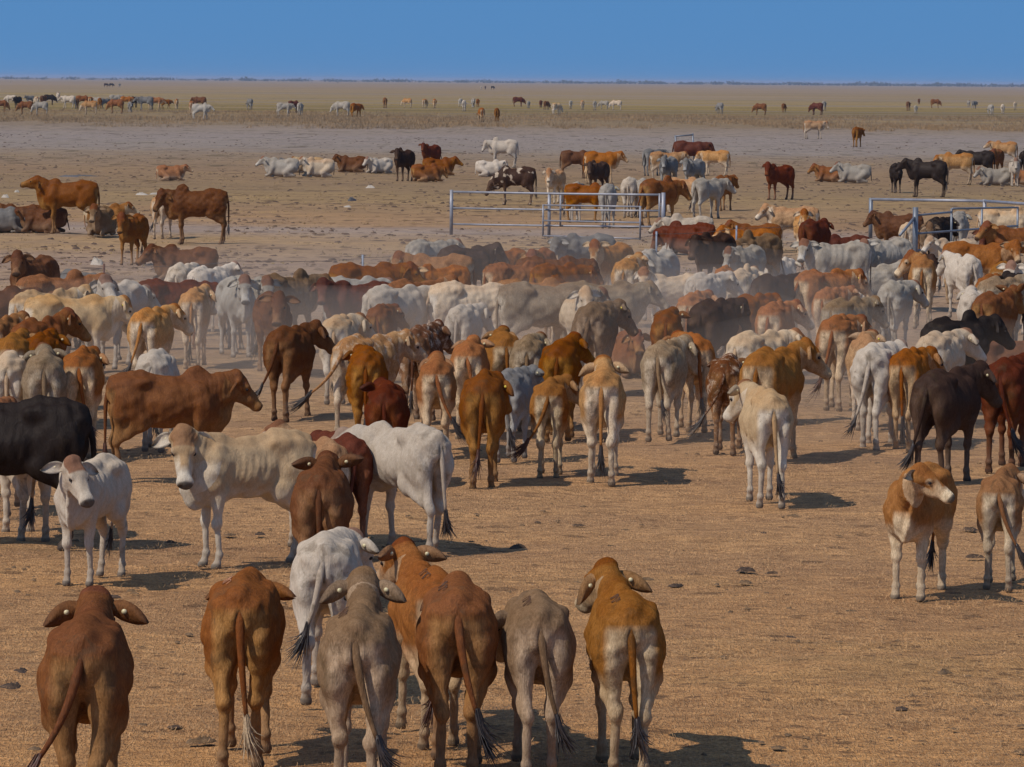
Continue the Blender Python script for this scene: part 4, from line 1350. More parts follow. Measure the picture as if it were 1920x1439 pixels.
HERD = """
#F cattle walking away close to the camera
165 t1148 3 rust 1.06 np=42,hump=0,hp=40,ts=-.55,sw=r,fat=1.04,tags=2,droop=8 | big chestnut red cow nearest the camera at bottom left, walking away with both ears out
460 t1070 3 rust 1.02 brand=2,np=16,hump=0,hp=50,ts=.12,sw=f,tl=1.1,droop=-8,fat=.92 | glossy chestnut cow walking away, with long fair tail hair, right of the big red cow
617 t995 4 white .98 fat=.9,hump=0,np=24,ny=28,hy=8,ts=-.25,tl=.8 | pinkish white cow walking away with one pink ear out, just behind the bottom row
677 t1132 3 khaki 1.0 brand=1,np=60,hp=35,ny=-8,ts=.35,tags=2,droop=6 | grey tan cow with dark red poll and pale rump, left end of the bottom row
803 t1062 -9 orange .96 brand=1,np=62,ny=-22,hp=35,ts=-.15,tags=2,droop=-5 | orange cow with brown poll and pale tail patch, behind the bottom row's golden brown cow
858 t1083 0 rust 1.03 brand=1,np=26,hump=0,hp=50,ts=.3,tags=2,droop=30,tb=-.2 | golden brown cow with dark red poll and long tail, in the bottom row
1008 t1112 -2 khaki .95 brand=1,np=16,ny=-25,hp=45,ts=.28,tags=1,droop=10 | dull grey brown cow with lowered head turned left, second from right in bottom row
1170 t1104 -4 golden .97 brand=1,fat=.97,np=60,ny=-22,hp=30,ts=.1,tags=2,el=.3,droop=25 | golden tan cow with broad grey ears and head up, right end of the bottom row
170 f1092 -158 white .90 np=26,ny=-25,hy=-25,hp=40,walk=0,fat=.92,rib=.7,hump=.1 | grey white calf with orange forehead standing at left, in front of the black cow
458 f1062 -116 dun 1.01 np=34,ny=-5,hy=-62,hp=58,nl=.72,walk=0,dew=1.5,hs=1.15,rib=.4,droop=12,tags=2,rib=1,hump=.25 | fawn cow with orange blaze turning its face to the camera, standing side on at left
2 f1030 -82 black 1.17 np=10,walk=0,ts=.3,fat=1.15 | black cow cut off by the left edge, its curved black tail over the white calf
45 f1008 -10 cream 1.0 np=10,walk=0 | pale legged cow mostly hidden behind the black cow at the left edge
316 f905 82 rust 1.0 np=24,hp=35,ny=-5,walk=0,dew=1.5,hump=.7,fat=1.08,droop=75 | large dark chestnut cow standing side on facing right behind the fawn cow
588 t820 -22 tan .88 np=44,ny=-58,hp=30,walk=0 | peach coloured cow with raised head, between the fawn cow and the two dark brown heads
640 t812 -12 maroon .9 np=30,ny=-22,hp=45,tags=2,droop=-10 | dark chestnut cow tucked behind the grey white cow with only its back and ears showing
606 t868 3 brown 1.0 np=36,hp=40,ts=.04,tags=2,droop=-22,sweep=30,fat=1.1 | dark brown cow with upright ears walking away, between the fawn and the grey white cow
748 f1036 -36 white 1.0 np=22,ny=-35,hp=45,ts=.1,gait=.1/-.05/-.12/.12,hump=.25,dew=1.1 | grey white cow walking left, beside the dark brown cow with upright ears
1432 f945 -8 dun 1.0 np=30,ny=-30,hp=45,ts=.12,gait=-.1/.05/.05/-.04,hump=.3,tl=1.1 | fawn and white cow walking alone, head turned left, on open ground right of centre
1720 f1118 -166 golden .92 fat=.9,hs=.88,np=28,ny=-50,hy=-32,hp=35,walk=0,legw=1.1,dew=1.3,hump=.1,rib=.1 | fluffy orange calf with white brisket looking right over its shoulder, lower right
1874 f1098 2 golden .83 np=38,ny=16,hp=30,ts=.5,legw=1.0,droop=25,el=.3 | small orange calf seen from behind with tail swung right, at the lower right edge
#H cattle of the dusty walking herd
907 t700 1 rust 1.03 np=20,ny=28,hp=45,ts=-.1 | rust red cow in front of the herd, seen squarely from behind, head turned right
1032 t712 2 golden .90 np=22,ny=45,hp=40,ts=-.6,sw=r | narrow golden calf with pale thighs and one orange ear out, in front of the herd
1132 t690 2 tan 1.04 np=40,ny=-8,hp=35,ts=.0,tags=1 | tan and white cow with red brown poll, head held straight up, front of the herd
820 t672 1 orange .95 np=24,ny=-6,hp=45,ts=.5,tags=2 | orange brown cow with tail sweeping right, left of the rust red front cow
728 t722 4 maroon .93 np=28,ny=-35,hp=45,ts=.15 | dark red cow directly behind the grey white cow's back
690 t652 2 rust 1.02 np=20,ny=-30,hp=45,ts=.0,fat=1.05 | rust cow with tags in its dark ears, behind the dark red cow
690 t628 26 tan 1.05 np=24,ny=45,hp=45,ts=-.9,kind=mottled,sw=d | speckled white and orange cow with tail flung to the left
790 t612 8 brown 1.03 np=28,ny=28,hp=40,ts=-.05,kind=mottled | dark mottled brown cow with head turned right, showing a pink ear
882 t638 3 orange 1.0 np=28,ny=0,hp=45,ts=.4,tags=2 | orange cow with both ears level and tail lifted aside, behind the rust red front cow
940 t622 -6 golden .97 np=24,ny=25,hp=45,ts=.1 | golden orange cow just left of the grey cow with a fawn tail
992 t630 2 greytan .98 np=26,ny=30,hp=45,ts=-.03 | grey fawn cow with a pale tail hanging straight and white thighs
1052 t640 4 rust 1.0 np=38,ny=32,hp=40,ts=-.12 | rust orange cow with red poll raised, left of the tan cow with head up
962 t692 10 slate .88 np=20,ny=35,hp=50,ts=.2 | small dark grey calf half hidden by the rust red front cow
545 t612 14 brown 1.0 np=28,ny=40,hp=45,ts=-.45,sw=d | dark red brown cow walking alone at left of the herd, ear tag facing right
1118 t568 8 khaki 1.08 np=22,ny=52,hp=45,ts=-.35,tl=1.1 | tall brown grey cow with pale thighs, seen from behind at the centre of the herd
1180 t620 170 rust .9 lie=1,np=38,hp=30 | rust calf lying down behind the tall brown grey cow
1248 t640 8 greytan 1.0 np=26,ny=38,hp=50,ts=.15,tl=.9 | fawn cow with white thighs, right of the lying rust calf
1300 t628 -6 orange 1.0 np=20,ny=-30,hy=10,hp=45,ts=.1,tags=1 | orange cow with white tail patch, right of the fawn cow with white thighs
1252 t582 2 rust .98 np=26,ny=14,hp=45,ts=-.05,fat=1.1 | brick red cow with round rump and low head, behind the fawn cow with white thighs
1302 t550 8 orange 1.0 np=20,ny=25,hp=45,ts=-.1 | orange tan cow between the brick red cow and the dark charcoal cow
1340 t562 16 darkbrown 1.05 np=22,ny=42,hp=62,ts=-.25 | charcoal brown cow with its black head hanging low to the right
1412 t552 18 rust 1.0 np=24,ny=25,hp=45,ts=-.45 | red brown cow with a long tail swung left, left of the bright orange cow
1455 t568 10 orange .98 np=22,ny=48,hp=45,ts=-.2 | bright orange cow with a big tagged ear out to the right
1452 t652 16 golden 1.11 np=30,ny=40,hp=45,ts=-.12,fat=1.1,gait=.1/.05/-.1/.1 | large golden brown cow with white inner thighs, head turned right
1366 t668 4 brown .95 np=20,ny=-10,hp=50,ts=-.6,kind=mottled,fat=.9 | thin dung stained brown cow with tail swung left, beside the large golden brown cow
1425 t622 28 cream 1.0 np=26,ny=40,hp=40,ts=-.2 | cream grey cow behind the large golden brown cow, white head to the right
1574 t592 8 orange 1.05 np=22,ny=45,hp=45,ts=-.3,fat=1.1 | broad orange brown cow with a drooping tagged ear, right of the large golden brown cow
1645 t645 8 white 1.05 np=22,ny=40,hp=55,ts=-.35,tl=1.1,fat=1.1 | broad white cow with a greyish rump and swinging white tail
1622 t628 -4 tan 1.0 np=26,ny=35,hp=45,ts=-.2 | tan and white cow with brown poll, behind the broad white cow
1706 t655 8 orange 1.0 np=20,ny=40,hp=45,ts=.05 | orange cow with stained pale thighs, between the broad white cow and the black brown cow
1765 t622 14 cream 1.0 np=28,ny=35,hp=45,ts=-.35 | cream cow with an orange poll and orange tail, ear pointing right
1795 t596 32 black 1.06 np=26,ny=32,hp=40,ts=-.3,hump=.9 | near black cow with a pale grey ear, behind the cream cow with the orange poll
1778 t692 18 darkbrown 1.06 np=30,ny=28,hp=45,ts=-.3,gait=.08/-.05/-.1/.12 | black brown cow with head up to the right, walking at the right of the herd
1892 t672 8 maroon 1.06 np=22,ny=15,hp=45,ts=.35 | dark maroon cow with a hanging tail at the right edge of the walking herd
1900 t628 75 brown 1.10 lie=1,np=5 | large brown cow lying down at the right edge behind the maroon cow
1868 t548 20 rust .98 np=35,ny=10,hp=45,droop=-40 | red brown cow with pointed raised ears between the white cow and the grey fawn cow
1822 t545 -2 white .95 np=32,ny=4,hp=45,ts=.1,droop=30 | white cow with a brown line on its poll, seen from behind with both ears drooping
1880 t520 22 greytan 1.06 np=26,ny=35,hp=55,ts=-.6 | grey fawn cow with bluish ear near the right edge
1862 t515 10 orange .98 np=10,ny=25 | orange brown back just behind the grey fawn cow at the right
1680 t527 10 grey .98 np=20,ny=45,hp=50,ts=.05,fat=.82,rib=1 | bony grey cow with dung streaked rump standing apart from the herd
1732 t482 2 golden 1.06 np=35,ny=-75,hy=-30,hp=40,ts=-.1,fat=1.0,walk=0 | tall golden cow with its head turned back left, right of the bony grey cow
1805 t478 -18 white 1.0 np=20,ny=-25,hp=50,ts=.35,walk=0 | grey white cow with a pink tail root, behind the white cow with drooping ears
1548 t507 42 orange 1.04 np=24,ny=25,hp=50,ts=-.7 | orange and white cow with tail arched to the left, left of the lying grey calf
1560 t540 14 orange .95 np=20,ny=45,hp=50,ts=.05 | orange brown cow with stained pale thighs, in front of the cow with the arched tail
1590 t560 22 greytan .98 np=22,ny=35,hp=50 | grey fawn cow with a white head held low, left of the round brown lying calf
1625 t570 150 khaki .8 lie=1,np=5,hp=60 | round brown calf lying curled up behind the broad orange brown cow
1232 f600 -160 grey 1.06 np=4,ny=22,hp=62,gait=.22/-.05/.1/-.1,lift=.12/0/0/0,hump=.6 | grey white cow walking toward the camera with its head low and a foot lifted
1262 t515 -112 cream 0.89 np=45,ny=-30,hy=-32,hp=60,walk=0 | cream cow whose white face with orange ears looks straight at the camera
1177 t486 6 tan 1.0 np=40,ny=35,hp=45,ts=-.15 | tan cow with raised red brown poll, left of the white face looking at the camera
1360 t500 5 orange .82 np=15,hp=50,ts=0 | small orange calf seen from behind between two white cows
1325 t512 18 white 1.0 np=25,ny=45,hp=50,ts=-.05,kind=mottled | white cow with dung on its rump, left of the small orange calf
1395 t505 10 cream 1.0 np=25,ny=10,hp=50,hump=.8 | cream cow with a pale hump, right of the small orange calf
1452 t515 24 darkbrown 1.0 np=24,ny=42,hp=55,ts=-.1 | dark chocolate cow with small horns and head turned right
888 t530 72 cream 1.08 np=8,ny=-10,hp=50,walk=0,ts=-.6,rib=1.3,hump=.2,fat=.95 | large thin white cow standing side on with ribs and hip bones showing
1025 t532 78 greytan 1.10 np=8,hp=50,walk=0,hump=.2,fat=1.1 | large grey fawn cow standing side on in the middle of the herd
872 t572 12 white .92 np=26,ny=32,hp=45,ts=-.1 | small white calf seen from behind under the large thin white cow
745 t536 36 white 1.05 np=22,ny=30,hp=50,rib=1.2 | white grey cow with wrinkled flank and its white head to the right
672 t530 -118 maroon 0.94 np=26,ny=-15,hy=-40,hp=45,walk=0,droop=15 | dark red cow facing the camera with a grey nose, left of the white grey cow
715 t572 6 rust .92 np=18,ny=35,hp=45 | red brown calf seen from behind with a round brown ear, below the white grey cow
638 t592 8 cream .98 np=24,ny=45,hp=45,ts=.02 | cream and orange cow with a large white tagged ear to the right
540 t515 40 khaki 1.02 np=22,ny=35,hp=45,hump=.8 | brown grey bull calf with a pale grey head facing right, left of centre
512 f702 170 brown 1.0 np=24,ny=10,hy=8,hp=50,walk=0,droop=5,dew=1.4 | dark brown cow facing the camera with a pink nose and grey brown back
443 f668 168 grey 1.02 np=32,ny=8,hp=50,walk=0,dew=1.3,tags=2 | grey white cow with an orange forehead facing the camera, left of the pink nosed cow
470 t520 155 grey 1.0 np=22,ny=15,hp=45,walk=0 | pale grey head peering from behind the grey white cow with the orange forehead
365 t543 4 tan 1.0 np=30,ny=28,hp=45,ts=-.05,fat=.95 | slim fawn and orange cow with pink ear, seen from behind left of grey cows
325 t525 66 maroon 0.96 np=10,hp=50,walk=0 | dark chestnut cow standing side on behind the slim fawn cow
345 t494 12 white 1.0 np=10,ny=10,walk=0 | white cow seen from behind, back to back with the brown cow lying down
395 t500 25 white .98 np=22,ny=35,hp=50,walk=0 | white cow with tagged bluish ear, right of the white rump by the lying cow
222 f690 -158 white 1.08 np=38,ny=-22,hy=-22,hp=42,dew=1.4,gait=.08/-.08/.1/-.1,hump=.3 | white cow with an orange forehead walking toward the camera, squinting left
212 t540 40 grey .95 np=26,ny=30,hp=40,walk=0 | grey cow with an orange poll peering out behind the white cow that squints
135 t555 74 dun 1.02 np=12,hp=50,walk=0,ts=-.3 | fawn cow side on with a golden tail, left of the white cow that squints
108 t517 66 orange 0.99 np=22,ny=15,hp=45,walk=0,hump=.9 | orange backed cow with a tan hump at left, behind the grey cream cow
88 t545 38 dun 1.05 np=22,ny=30,hp=45,walk=0 | grey cream cow with a pale rump, in front of the orange backed cow
62 t482 -152 brown 1.05 np=34,ny=-22,hp=42,walk=0,dew=1.4,hump=.3 | brown cow with dark neck and pale shins at left, looking toward the camera
100 t505 100 slate 1.0 lie=1,np=10 | slate grey cow lying down behind the orange backed cow
75 t598 22 rust 1.0 np=40,ny=40,hp=40,ts=0 | orange red cow with a long tagged ear hanging right, at left of the herd
285 t578 12 tan 1.0 np=24,ny=42,hp=45,ts=-.35 | tan orange cow with a dark tail swung left, right of the white cow that squints
296 t656 6 white .98 np=2,ny=-40,hp=60,ts=.1,kind=mottled | dirty white cow with lowered head, right behind the large dark chestnut cow
82 t625 8 rust .98 np=28,hp=45,tags=2,droop=10 | dark red poll and back with level ears, behind the pinkish grey cow at left
30 t626 6 golden 1.0 np=28,hp=45,tags=2,droop=5 | golden tan cow behind the pale rump at the left edge
20 t662 4 cream 1.0 np=24,ny=-20,hp=45,ts=0 | cream and tan cow seen from behind at the left edge
86 t660 2 greytan 1.03 np=26,ny=-12,hp=45,ts=.08 | pinkish grey cow seen squarely from behind, second from the left edge
154 t655 3 orange 1.03 np=16,ny=20,hp=50,ts=.25,fat=1.1 | orange rust cow seen from behind, third from the left edge
4 t748 6 orange .95 np=20,hp=50 | orange and white rump at the left edge just behind the black cow
2 t595 14 golden 1.0 np=26,ny=35,hp=45 | golden cow cut off by the left edge with one tagged ear showing
-8 t540 70 brown 0.94 np=20,hp=40,walk=0 | brown cow at the left edge with only its muzzle in view
820 t478 -78 golden 1.02 np=30,ny=-10,hy=-65,hp=45,walk=0,ts=.1,tags=2 | golden tan cow side on with its face to the camera, upper middle of the herd
808 t450 42 grey .98 np=14,ny=20,walk=0 | grey cow seen from behind, over the back of the golden tan side on cow
875 t462 48 darkbrown 1.0 np=26,ny=30,hp=45,walk=0 | dark cow with a brown poll behind the rump of the golden tan side on cow
948 t468 -140 orange 0.92 np=24,ny=-20,hp=50,walk=0 | brown and white faced cow looking at the camera, right of the golden tan cow
1012 t468 -165 rust .95 np=18,hp=50,walk=0,ny=-10 | red cow with a white star on its forehead facing the camera
1035 t483 68 brown 1.00 np=12,hp=50,walk=0 | dull brown cow side on in front of the red cow with the white star
968 t494 58 orange 0.94 np=6,ny=40,hp=50,walk=0 | orange red cow with a white flank, lowered head to the right
1048 t495 42 rust .95 np=12,ny=30,hp=50 | red brown cow behind the large grey fawn cow's shoulder
1042 t518 6 rust .92 np=6,hp=50 | reddish rump with low head, just above the large grey fawn cow's back
1000 t526 78 golden 0.94 np=6,hp=50,walk=0 | golden tan back between the large white cow and the large grey fawn cow
690 t495 74 rust 1.00 np=22,ny=18,hp=38,walk=0,droop=60 | rust cow side on facing right with its face below the golden tan cow
825 t500 -125 orange 0.89 np=24,ny=-30,hp=45,walk=0 | tan cow facing the camera in front of the golden tan side on cow
782 t525 40 orange 1.0 np=24,ny=35,hp=45,walk=0 | brown orange cow right behind the white grey cow with wrinkled flank
1145 t458 -150 golden 1.02 np=26,ny=-18,hp=55,walk=0,hump=.2,dew=1.4,tags=2 | golden brown cow with grey neck and tan face, looking at the camera before the gate
1098 t440 -120 slate 1.00 np=10,ny=-20,hp=60,walk=0,hump=.5 | dark slate cow with black chest behind the golden brown cow at the gate
1130 t530 76 greytan 1.02 np=22,ny=5,hp=35,walk=0 | grey fawn cow facing right with a wrinkled neck, above the tall brown grey cow
1075 t548 165 cream 1.0 np=30,hp=50,walk=0,droop=5 | pale face with a brown stripe peeking over the tall brown grey cow's rump
665 t520 60 grey 0.89 np=12,walk=0 | strip of grey back between the rust side on cow and the dark red cow
#Q cattle crowded by the right hand fence
1338 t440 -152 darkbrown 1.06 np=10,ny=-5,hp=55,walk=0,hump=.6,droop=12 | charcoal brown cow with pale inner ears facing the camera by a fence post
1420 t440 -140 khaki 1.00 np=-6,ny=-15,hp=62,walk=0,hump=1.0 | khaki brown cow with a hump, head hanging low behind the fence post
1398 t462 -150 grey .9 np=10,hp=55,walk=0 | white muzzled cow hidden behind the khaki brown cow
1405 t428 -105 orange 1.0 lie=1,np=34,ny=-10,hp=35 | tan orange cow lying down facing left with a pale ear, behind the khaki brown cow
1418 t418 -95 rust 1.0 lie=1,np=40,hp=35 | brown red cow lying down, farther of the two lying orange cows
1290 t416 -75 maroon 1.10 lie=1,np=-5,hp=60,hump=.6 | maroon cow lying down at the foot of the gate's right post
1290 t404 -100 white 1.0 lie=1,np=10,hump=.9 | white cow lying down behind the maroon cow
1465 t482 20 white .9 lie=1,np=10 | white rump of a lying cow right of the khaki brown cow
1487 t388 -84 tan 0.97 np=32,ny=-10,hy=-20,hp=45,walk=0,hump=.2 | tan and cream cow standing side on facing left above the crowd
1505 f488 178 tan .95 np=38,ny=0,hy=-10,hp=50,walk=0,dew=1.3,hump=.2 | cream and tan cow with pale face, in front of the dark red turned away cow
1530 t412 25 maroon .98 np=22,ny=-25,hp=50,walk=0 | dark red cow turned away behind the cream and tan cow's head
1570 t455 -108 grey 1.00 np=20,ny=-20,hy=-38,hp=50,walk=0,hump=.15 | grey cow with a brown forehead standing side on and facing the camera, right of centre
1662 t448 -132 grey 1.00 np=14,ny=-25,hp=60,walk=0,hump=.2 | bluish white cow with a dark shadowed head and orange patch on its flank
1585 t440 -120 maroon .95 lie=1,np=26,hp=30 | dark maroon head and back of a cow lying behind the grey cow
1632 t495 70 grey .95 lie=1,np=34,ny=10,hp=35 | grey calf lying down facing right under the bluish white cow
1685 t402 -82 brown 0.94 np=32,ny=-12,hp=40,walk=0,hump=.8,dew=1.6 | big brown cow with cream face and orange poll, at the right hand gate
1703 t418 4 cream .85 np=10,walk=0 | cream rump behind the diagonal brace of the right hand gate
1742 t418 178 khaki .9 np=18,hp=55,walk=0,droop=10 | grey brown cow with wide pink ears facing the camera behind the gate rails
1762 t408 15 black 1.0 np=15,walk=0,ny=20 | black cow behind the grey brown face at the right hand gate
1798 t398 6 grey 1.02 np=14,walk=0 | pale grey cow standing behind the right hand gate
1788 t450 -120 cream 0.86 np=26,ny=-20,hp=35,walk=0 | cream head with a pink muzzle showing above the big orange cow's back
1835 t455 95 orange 1.04 np=26,ny=25,hy=45,hp=45,walk=0,hump=.2,tags=1 | big orange cow side on with its white starred face to the camera, right hand crowd
1905 t425 -112 rust 1.03 np=32,ny=-25,hp=40,walk=0,dew=1.3 | big red brown cow with raised face at the right edge of the crowd
1868 t430 -150 maroon .95 np=14,ny=-20,hp=50,walk=0 | dark red face below the big red brown cow's chin
1882 t492 6 golden .98 np=14,hp=50,ts=0 | golden brown rump in front of the big orange cow
1922 t498 -160 white 1.0 np=26,hp=50,walk=0 | white face cut off by the right edge beside the golden brown rump
1928 t515 -30 black 1.0 np=16,walk=0 | black cow cut off by the right edge
1885 t393 80 cream 1.00 np=14,ny=-30,walk=0,hump=.9 | white humped cow standing behind the top rail at the right edge
1660 t478 -110 cream .9 lie=1,np=20 | cream cow lying between the legs of the bluish white cow
1725 t478 160 darkbrown .9 np=20,walk=0,hp=40 | brown cow with a white ear tag just behind the tall golden cow
#B cattle resting and standing on the bare ground beyond the gates
320 f340 85 orange .92 lie=1,np=26,hp=30 | orange calf lying by itself on bare ground, upper left
528 f333 -88 grey 1.15 lie=1,np=36,hp=40,hump=.6 | pale grey cow lying down at left end of the lying row, head raised
548 f322 -100 slate .8 lie=1,np=30 | small dark grey head behind the pale grey lying cow
580 f325 -80 dun 1.0 lie=1,np=26 | fawn cow lying behind the cream cow with the brown neck
597 f333 -98 cream 1.12 lie=1,np=34,hp=40,hump=.9 | cream cow with a brown head and neck lying down, second in the lying row
660 f324 -84 brown 1.05 lie=1,np=36,hp=35,hump=.6 | dark red brown cow with black neck lying down facing left
712 f326 -130 white 1.0 lie=1,np=30 | white cow lying between the dark red brown cow and the charcoal bull
757 f340 -152 darkbrown 1.12 np=20,ny=-18,hp=50,walk=0,hump=1.0,dew=1.4 | charcoal bull standing among the lying cows
807 f318 -142 maroon 1.0 np=32,ny=-25,hp=45,walk=0 | dark red cow standing behind the lying rust cows
822 f330 84 rust 1.1 lie=1,np=36,hp=35 | rust cow lying with its raised head facing right
800 f342 70 rust 1.05 lie=1,np=0,hp=60 | orange rust cow lying in front of the other rust cow, head hidden
942 f315 -86 white 1.18 np=8,ny=-15,hp=55,walk=0,hump=1.1 | white bull with a brown hump walking left above the gate
918 f332 88 white 1.0 lie=1,np=22,hp=50 | white cow lying down below the white bull
965 f385 -92 darkbrown 1.12 np=-40,hp=62,nl=1.2,kind=blotched,walk=0,hump=.6 | dark brown and white patched cow grazing with its head down by the gate
1040 f382 -158 tan 1.0 np=26,ny=-15,hp=55,walk=0 | tan cow with a white face standing behind the gate's left end
1080 f335 82 brown 1.05 np=5,walk=0,kind=plain | brindle brown cow standing behind the orange cow with a white patch
1128 f345 84 orange 1.15 np=20,walk=0,hump=.3 | orange cow with a white patch on its flank facing right
1120 f365 -150 darkbrown 1.05 np=18,ny=-25,hp=50,walk=0,hump=.8 | dark brown cow with grey face, in front of the orange cow with white patch
1078 f415 175 grey .98 np=26,hp=55,walk=0 | grey faced cow looking at the camera over the gate rails
1098 f418 100 rust 1.0 np=5,walk=0 | red brown cow standing inside the gate rails
1140 f428 6 grey 1.1 np=12,walk=0 | grey cow seen from behind inside the gate rails
1182 f408 8 white 1.08 np=10,walk=0,ts=.1 | white cow seen from behind inside the gate rails
1206 f408 3 grey 1.05 np=10,walk=0 | pale grey rump beside the white cow inside the gate
1237 f425 38 rust 1.2 np=10,ny=25,walk=0,hump=.9,fat=1.1,dew=1.4 | orange brown bull standing behind the gate's right post
1282 f400 92 tan .98 np=8,hp=35,walk=0 | pale faced fawn cow with head stretched right beyond the orange brown bull
1252 f355 -160 slate 1.1 np=20,ny=-20,hp=45,walk=0,hump=.9 | dark necked grey bull facing the camera, left of a matching pair
1300 f358 -152 slate 1.05 np=22,ny=-15,hp=55,walk=0,hump=.5 | blue grey cow with a pale face facing the camera, right of a matching pair
1250 f340 80 tan 1.08 np=20,hp=40,walk=0,fat=.85,hump=.2 | thin fawn cow standing behind the pair of grey cattle
1295 f322 88 maroon 1.25 np=12,hp=50,walk=0,hump=.1,fat=1.05 | large maroon cow side on facing right below the hoop frame
1340 f330 -75 tan 1.0 np=10,hp=55,walk=0,hump=.1,fat=.85 | tan cow with pale hindquarters standing right of the large maroon cow
1226 f330 40 slate 1.05 np=5,walk=0 | shadowy grey cow behind the thin fawn cow
1328 f410 36 grey 1.08 np=14,ny=30,walk=0,hump=.3 | grey white cow seen from behind alone right of the gate
1357 f395 20 rust 1.0 np=14,walk=0,ny=20 | brown red cow hidden behind the grey white cow right of the gate
1460 f375 -138 maroon 1.08 np=32,ny=-25,hp=55,walk=0,dew=1.3 | dark red cow standing alone on the bare ground, looking left
1555 f342 -92 rust .98 lie=1,np=38,hp=40 | orange red cow lying down facing left, left of the grey necked cow
1602 f344 -90 grey 1.12 lie=1,np=36,hp=45,hump=.7 | grey necked white cow lying down facing left on the bare ground
1680 f362 172 black .98 np=26,hp=50,walk=0 | black calf facing the camera left of the black bull
1737 f370 -76 black 1.18 np=26,ny=-10,hp=40,walk=0,hump=.9 | black bull standing side on facing left
1792 f347 -88 tan 1.15 np=8,ny=-30,walk=0,hump=.6,dew=1.3 | tan bull standing side on, right of the black bull
1832 f338 -86 black 1.12 np=20,hp=35,walk=0 | second black cow side on behind the tan bull
1882 f312 -82 tan 1.1 np=22,hp=30,walk=0,hump=.7 | tan brown bull facing left, top of the right hand group
1868 f330 -165 rust 1.05 np=20,ny=-10,hp=50,walk=0 | rust cow with an orange face between the black cow and the white calf
1868 f349 -110 grey 1.05 lie=1,np=26 | pale grey cow lying at the feet of the rust cow
1902 f350 176 white .98 np=28,hp=55,walk=0 | white calf with a bluish face standing facing the camera at the right edge
1922 f330 10 black 1.0 np=14,walk=0 | black and white cow cut off by the right edge behind the white calf
1922 f348 -100 orange .95 lie=1,np=20 | orange cow lying at the right edge beside the white calf
2 f437 95 slate 1.0 lie=1,np=0 | slate grey cow lying at the left edge
40 f436 -80 brown 1.05 lie=1,np=36,hp=38 | brown cow lying with its head up at the left edge group
82 f438 -75 brown 1.0 lie=1,np=20,hp=40 | fawn faced dark cow lying below the standing rust bull
128 f440 -84 rust 1.25 np=36,hp=12,walk=0,hump=.6,dew=1.5 | big rust cow standing with chin lifted, in the group at upper left
190 f443 -165 khaki 1.1 lie=1,np=30,hp=40,hump=.6 | grey brown cow lying facing the camera beside the rust cow
198 f432 75 golden 1.0 lie=1,np=34,hp=35 | golden faced cow lying behind the grey brown cow
248 f497 -158 rust .98 np=26,ny=-5,hp=60,walk=0,rib=.5 | red calf standing apart facing the camera, upper left
368 f459 -86 brown 1.22 np=20,ny=-12,hy=-25,hp=50,walk=0,hump=1.0,dew=1.5,fat=1.1 | big brown bull standing side on in the upper left
306 f448 14 tan 1.0 np=10,walk=0 | fawn legged cow standing behind the big brown bull
348 t462 -98 brown 1.02 lie=1,np=34,hp=38,hump=.8 | brown cow lying with a tan face turned left, below the big brown bull
1527 f261 82 tan 1.2 np=15,ny=15,hp=55,hump=.3 | tan and white cow walking right across the grey salt pan
1607 f276 12 rust 1.15 np=15,ny=30,hp=50,ts=-.3 | brown cow walking away on the grey salt pan
#G cattle grazing on the far plain
3 f211 75 rust 1.25 g | rust cow grazing at the left edge of the far plain
20 f197 -80 white 1.25 g | white cow at the left end of the far herd, left of the black one
33 f203 -150 black 1.35 np=10 | black cow near the left end of the far herd
56 f196 -120 slate 1.15 np=15 | smoky grey cow behind the fawn cow near the left of the far herd
48 f215 -82 rust 1.28 g | red cow grazing below the black cow in the far herd
68 f203 170 cream 1.3 np=15 | fawn cow between the red grazing cow and the black cow pair
81 f199 20 brown 1.3 np=20 | light brown cow touching the larger black cow of the far herd
93 f197 82 black 1.35 g | larger black cow grazing right in the far herd
76 f216 -80 grey 1.3 g | grey white cow grazing in front of the fawn cow, left of the far herd
109 f190 176 white 1.25 np=30 | white calf standing above the line of the far herd
128 f204 -80 white 1.5 np=15 | big white cow facing left in the far herd, below the white calf
144 f204 5 rust 1.25 np=10 | rust rump right of the big white cow in the far herd
155 f201 82 rust 1.4 g | long rust cow behind the tan grazing cow
170 f202 10 orange 1.3 np=10 | orange cow near the middle of the far herd
168 f215 -82 tan 1.35 g | tan cow grazing nearest the camera in the far herd
180 f200 -60 grey 1.15 np=5 | grey cow glimpsed between the orange and rust cows of the far herd
188 f204 12 rust 1.25 np=5 | rust cow right of the orange one in the far herd
197 f204 50 slate 1.2 np=5 | purple grey cow before the long grey bull of the far herd
217 f200 80 grey 1.5 np=5 | long grey bull side on in the far herd
217 f213 -82 rust 1.45 g | rust cow grazing left in front of the long grey bull
237 f202 82 orange 1.35 np=5 | orange tan cow at the middle of the far herd, before the dark pair
252 f202 30 black 1.35 np=5 | black cow between the orange tan and the blue grey cow in the far herd
244 f211 172 slate 1.1 np=10 | small grey calf facing the camera in front of the far black cow
272 f207 -80 slate 1.55 np=5 | blue grey bull side on in the far herd
292 f206 82 orange 1.45 np=-5 | orange and white cow right of the blue grey bull
312 f204 82 rust 1.1 np=0 | brown calf right of the orange and white cow on the far plain
331 f205 178 tan 1.2 np=15 | tan cow facing the camera alone, right end of the far herd
374 f205 -84 brown 1.45 np=12 | brown cow with a pale back, behind the orange cow and the grey cow
360 f215 6 orange 1.35 np=0 | orange cow seen from behind beside the grey white bull of the far plain
377 f225 105 grey 1.4 np=6,hump=1 | grey white bull walking right, nearest of the far cattle
468 f206 -20 slate 1.3 g | lone dark grey cow grazing right of the far herd
533 f218 85 grey 1.3 np=0 | grey cow at left of the far trio with a red cow in the middle
551 f212 60 maroon 1.3 g | dark red cow behind the far trio of grey and white cows
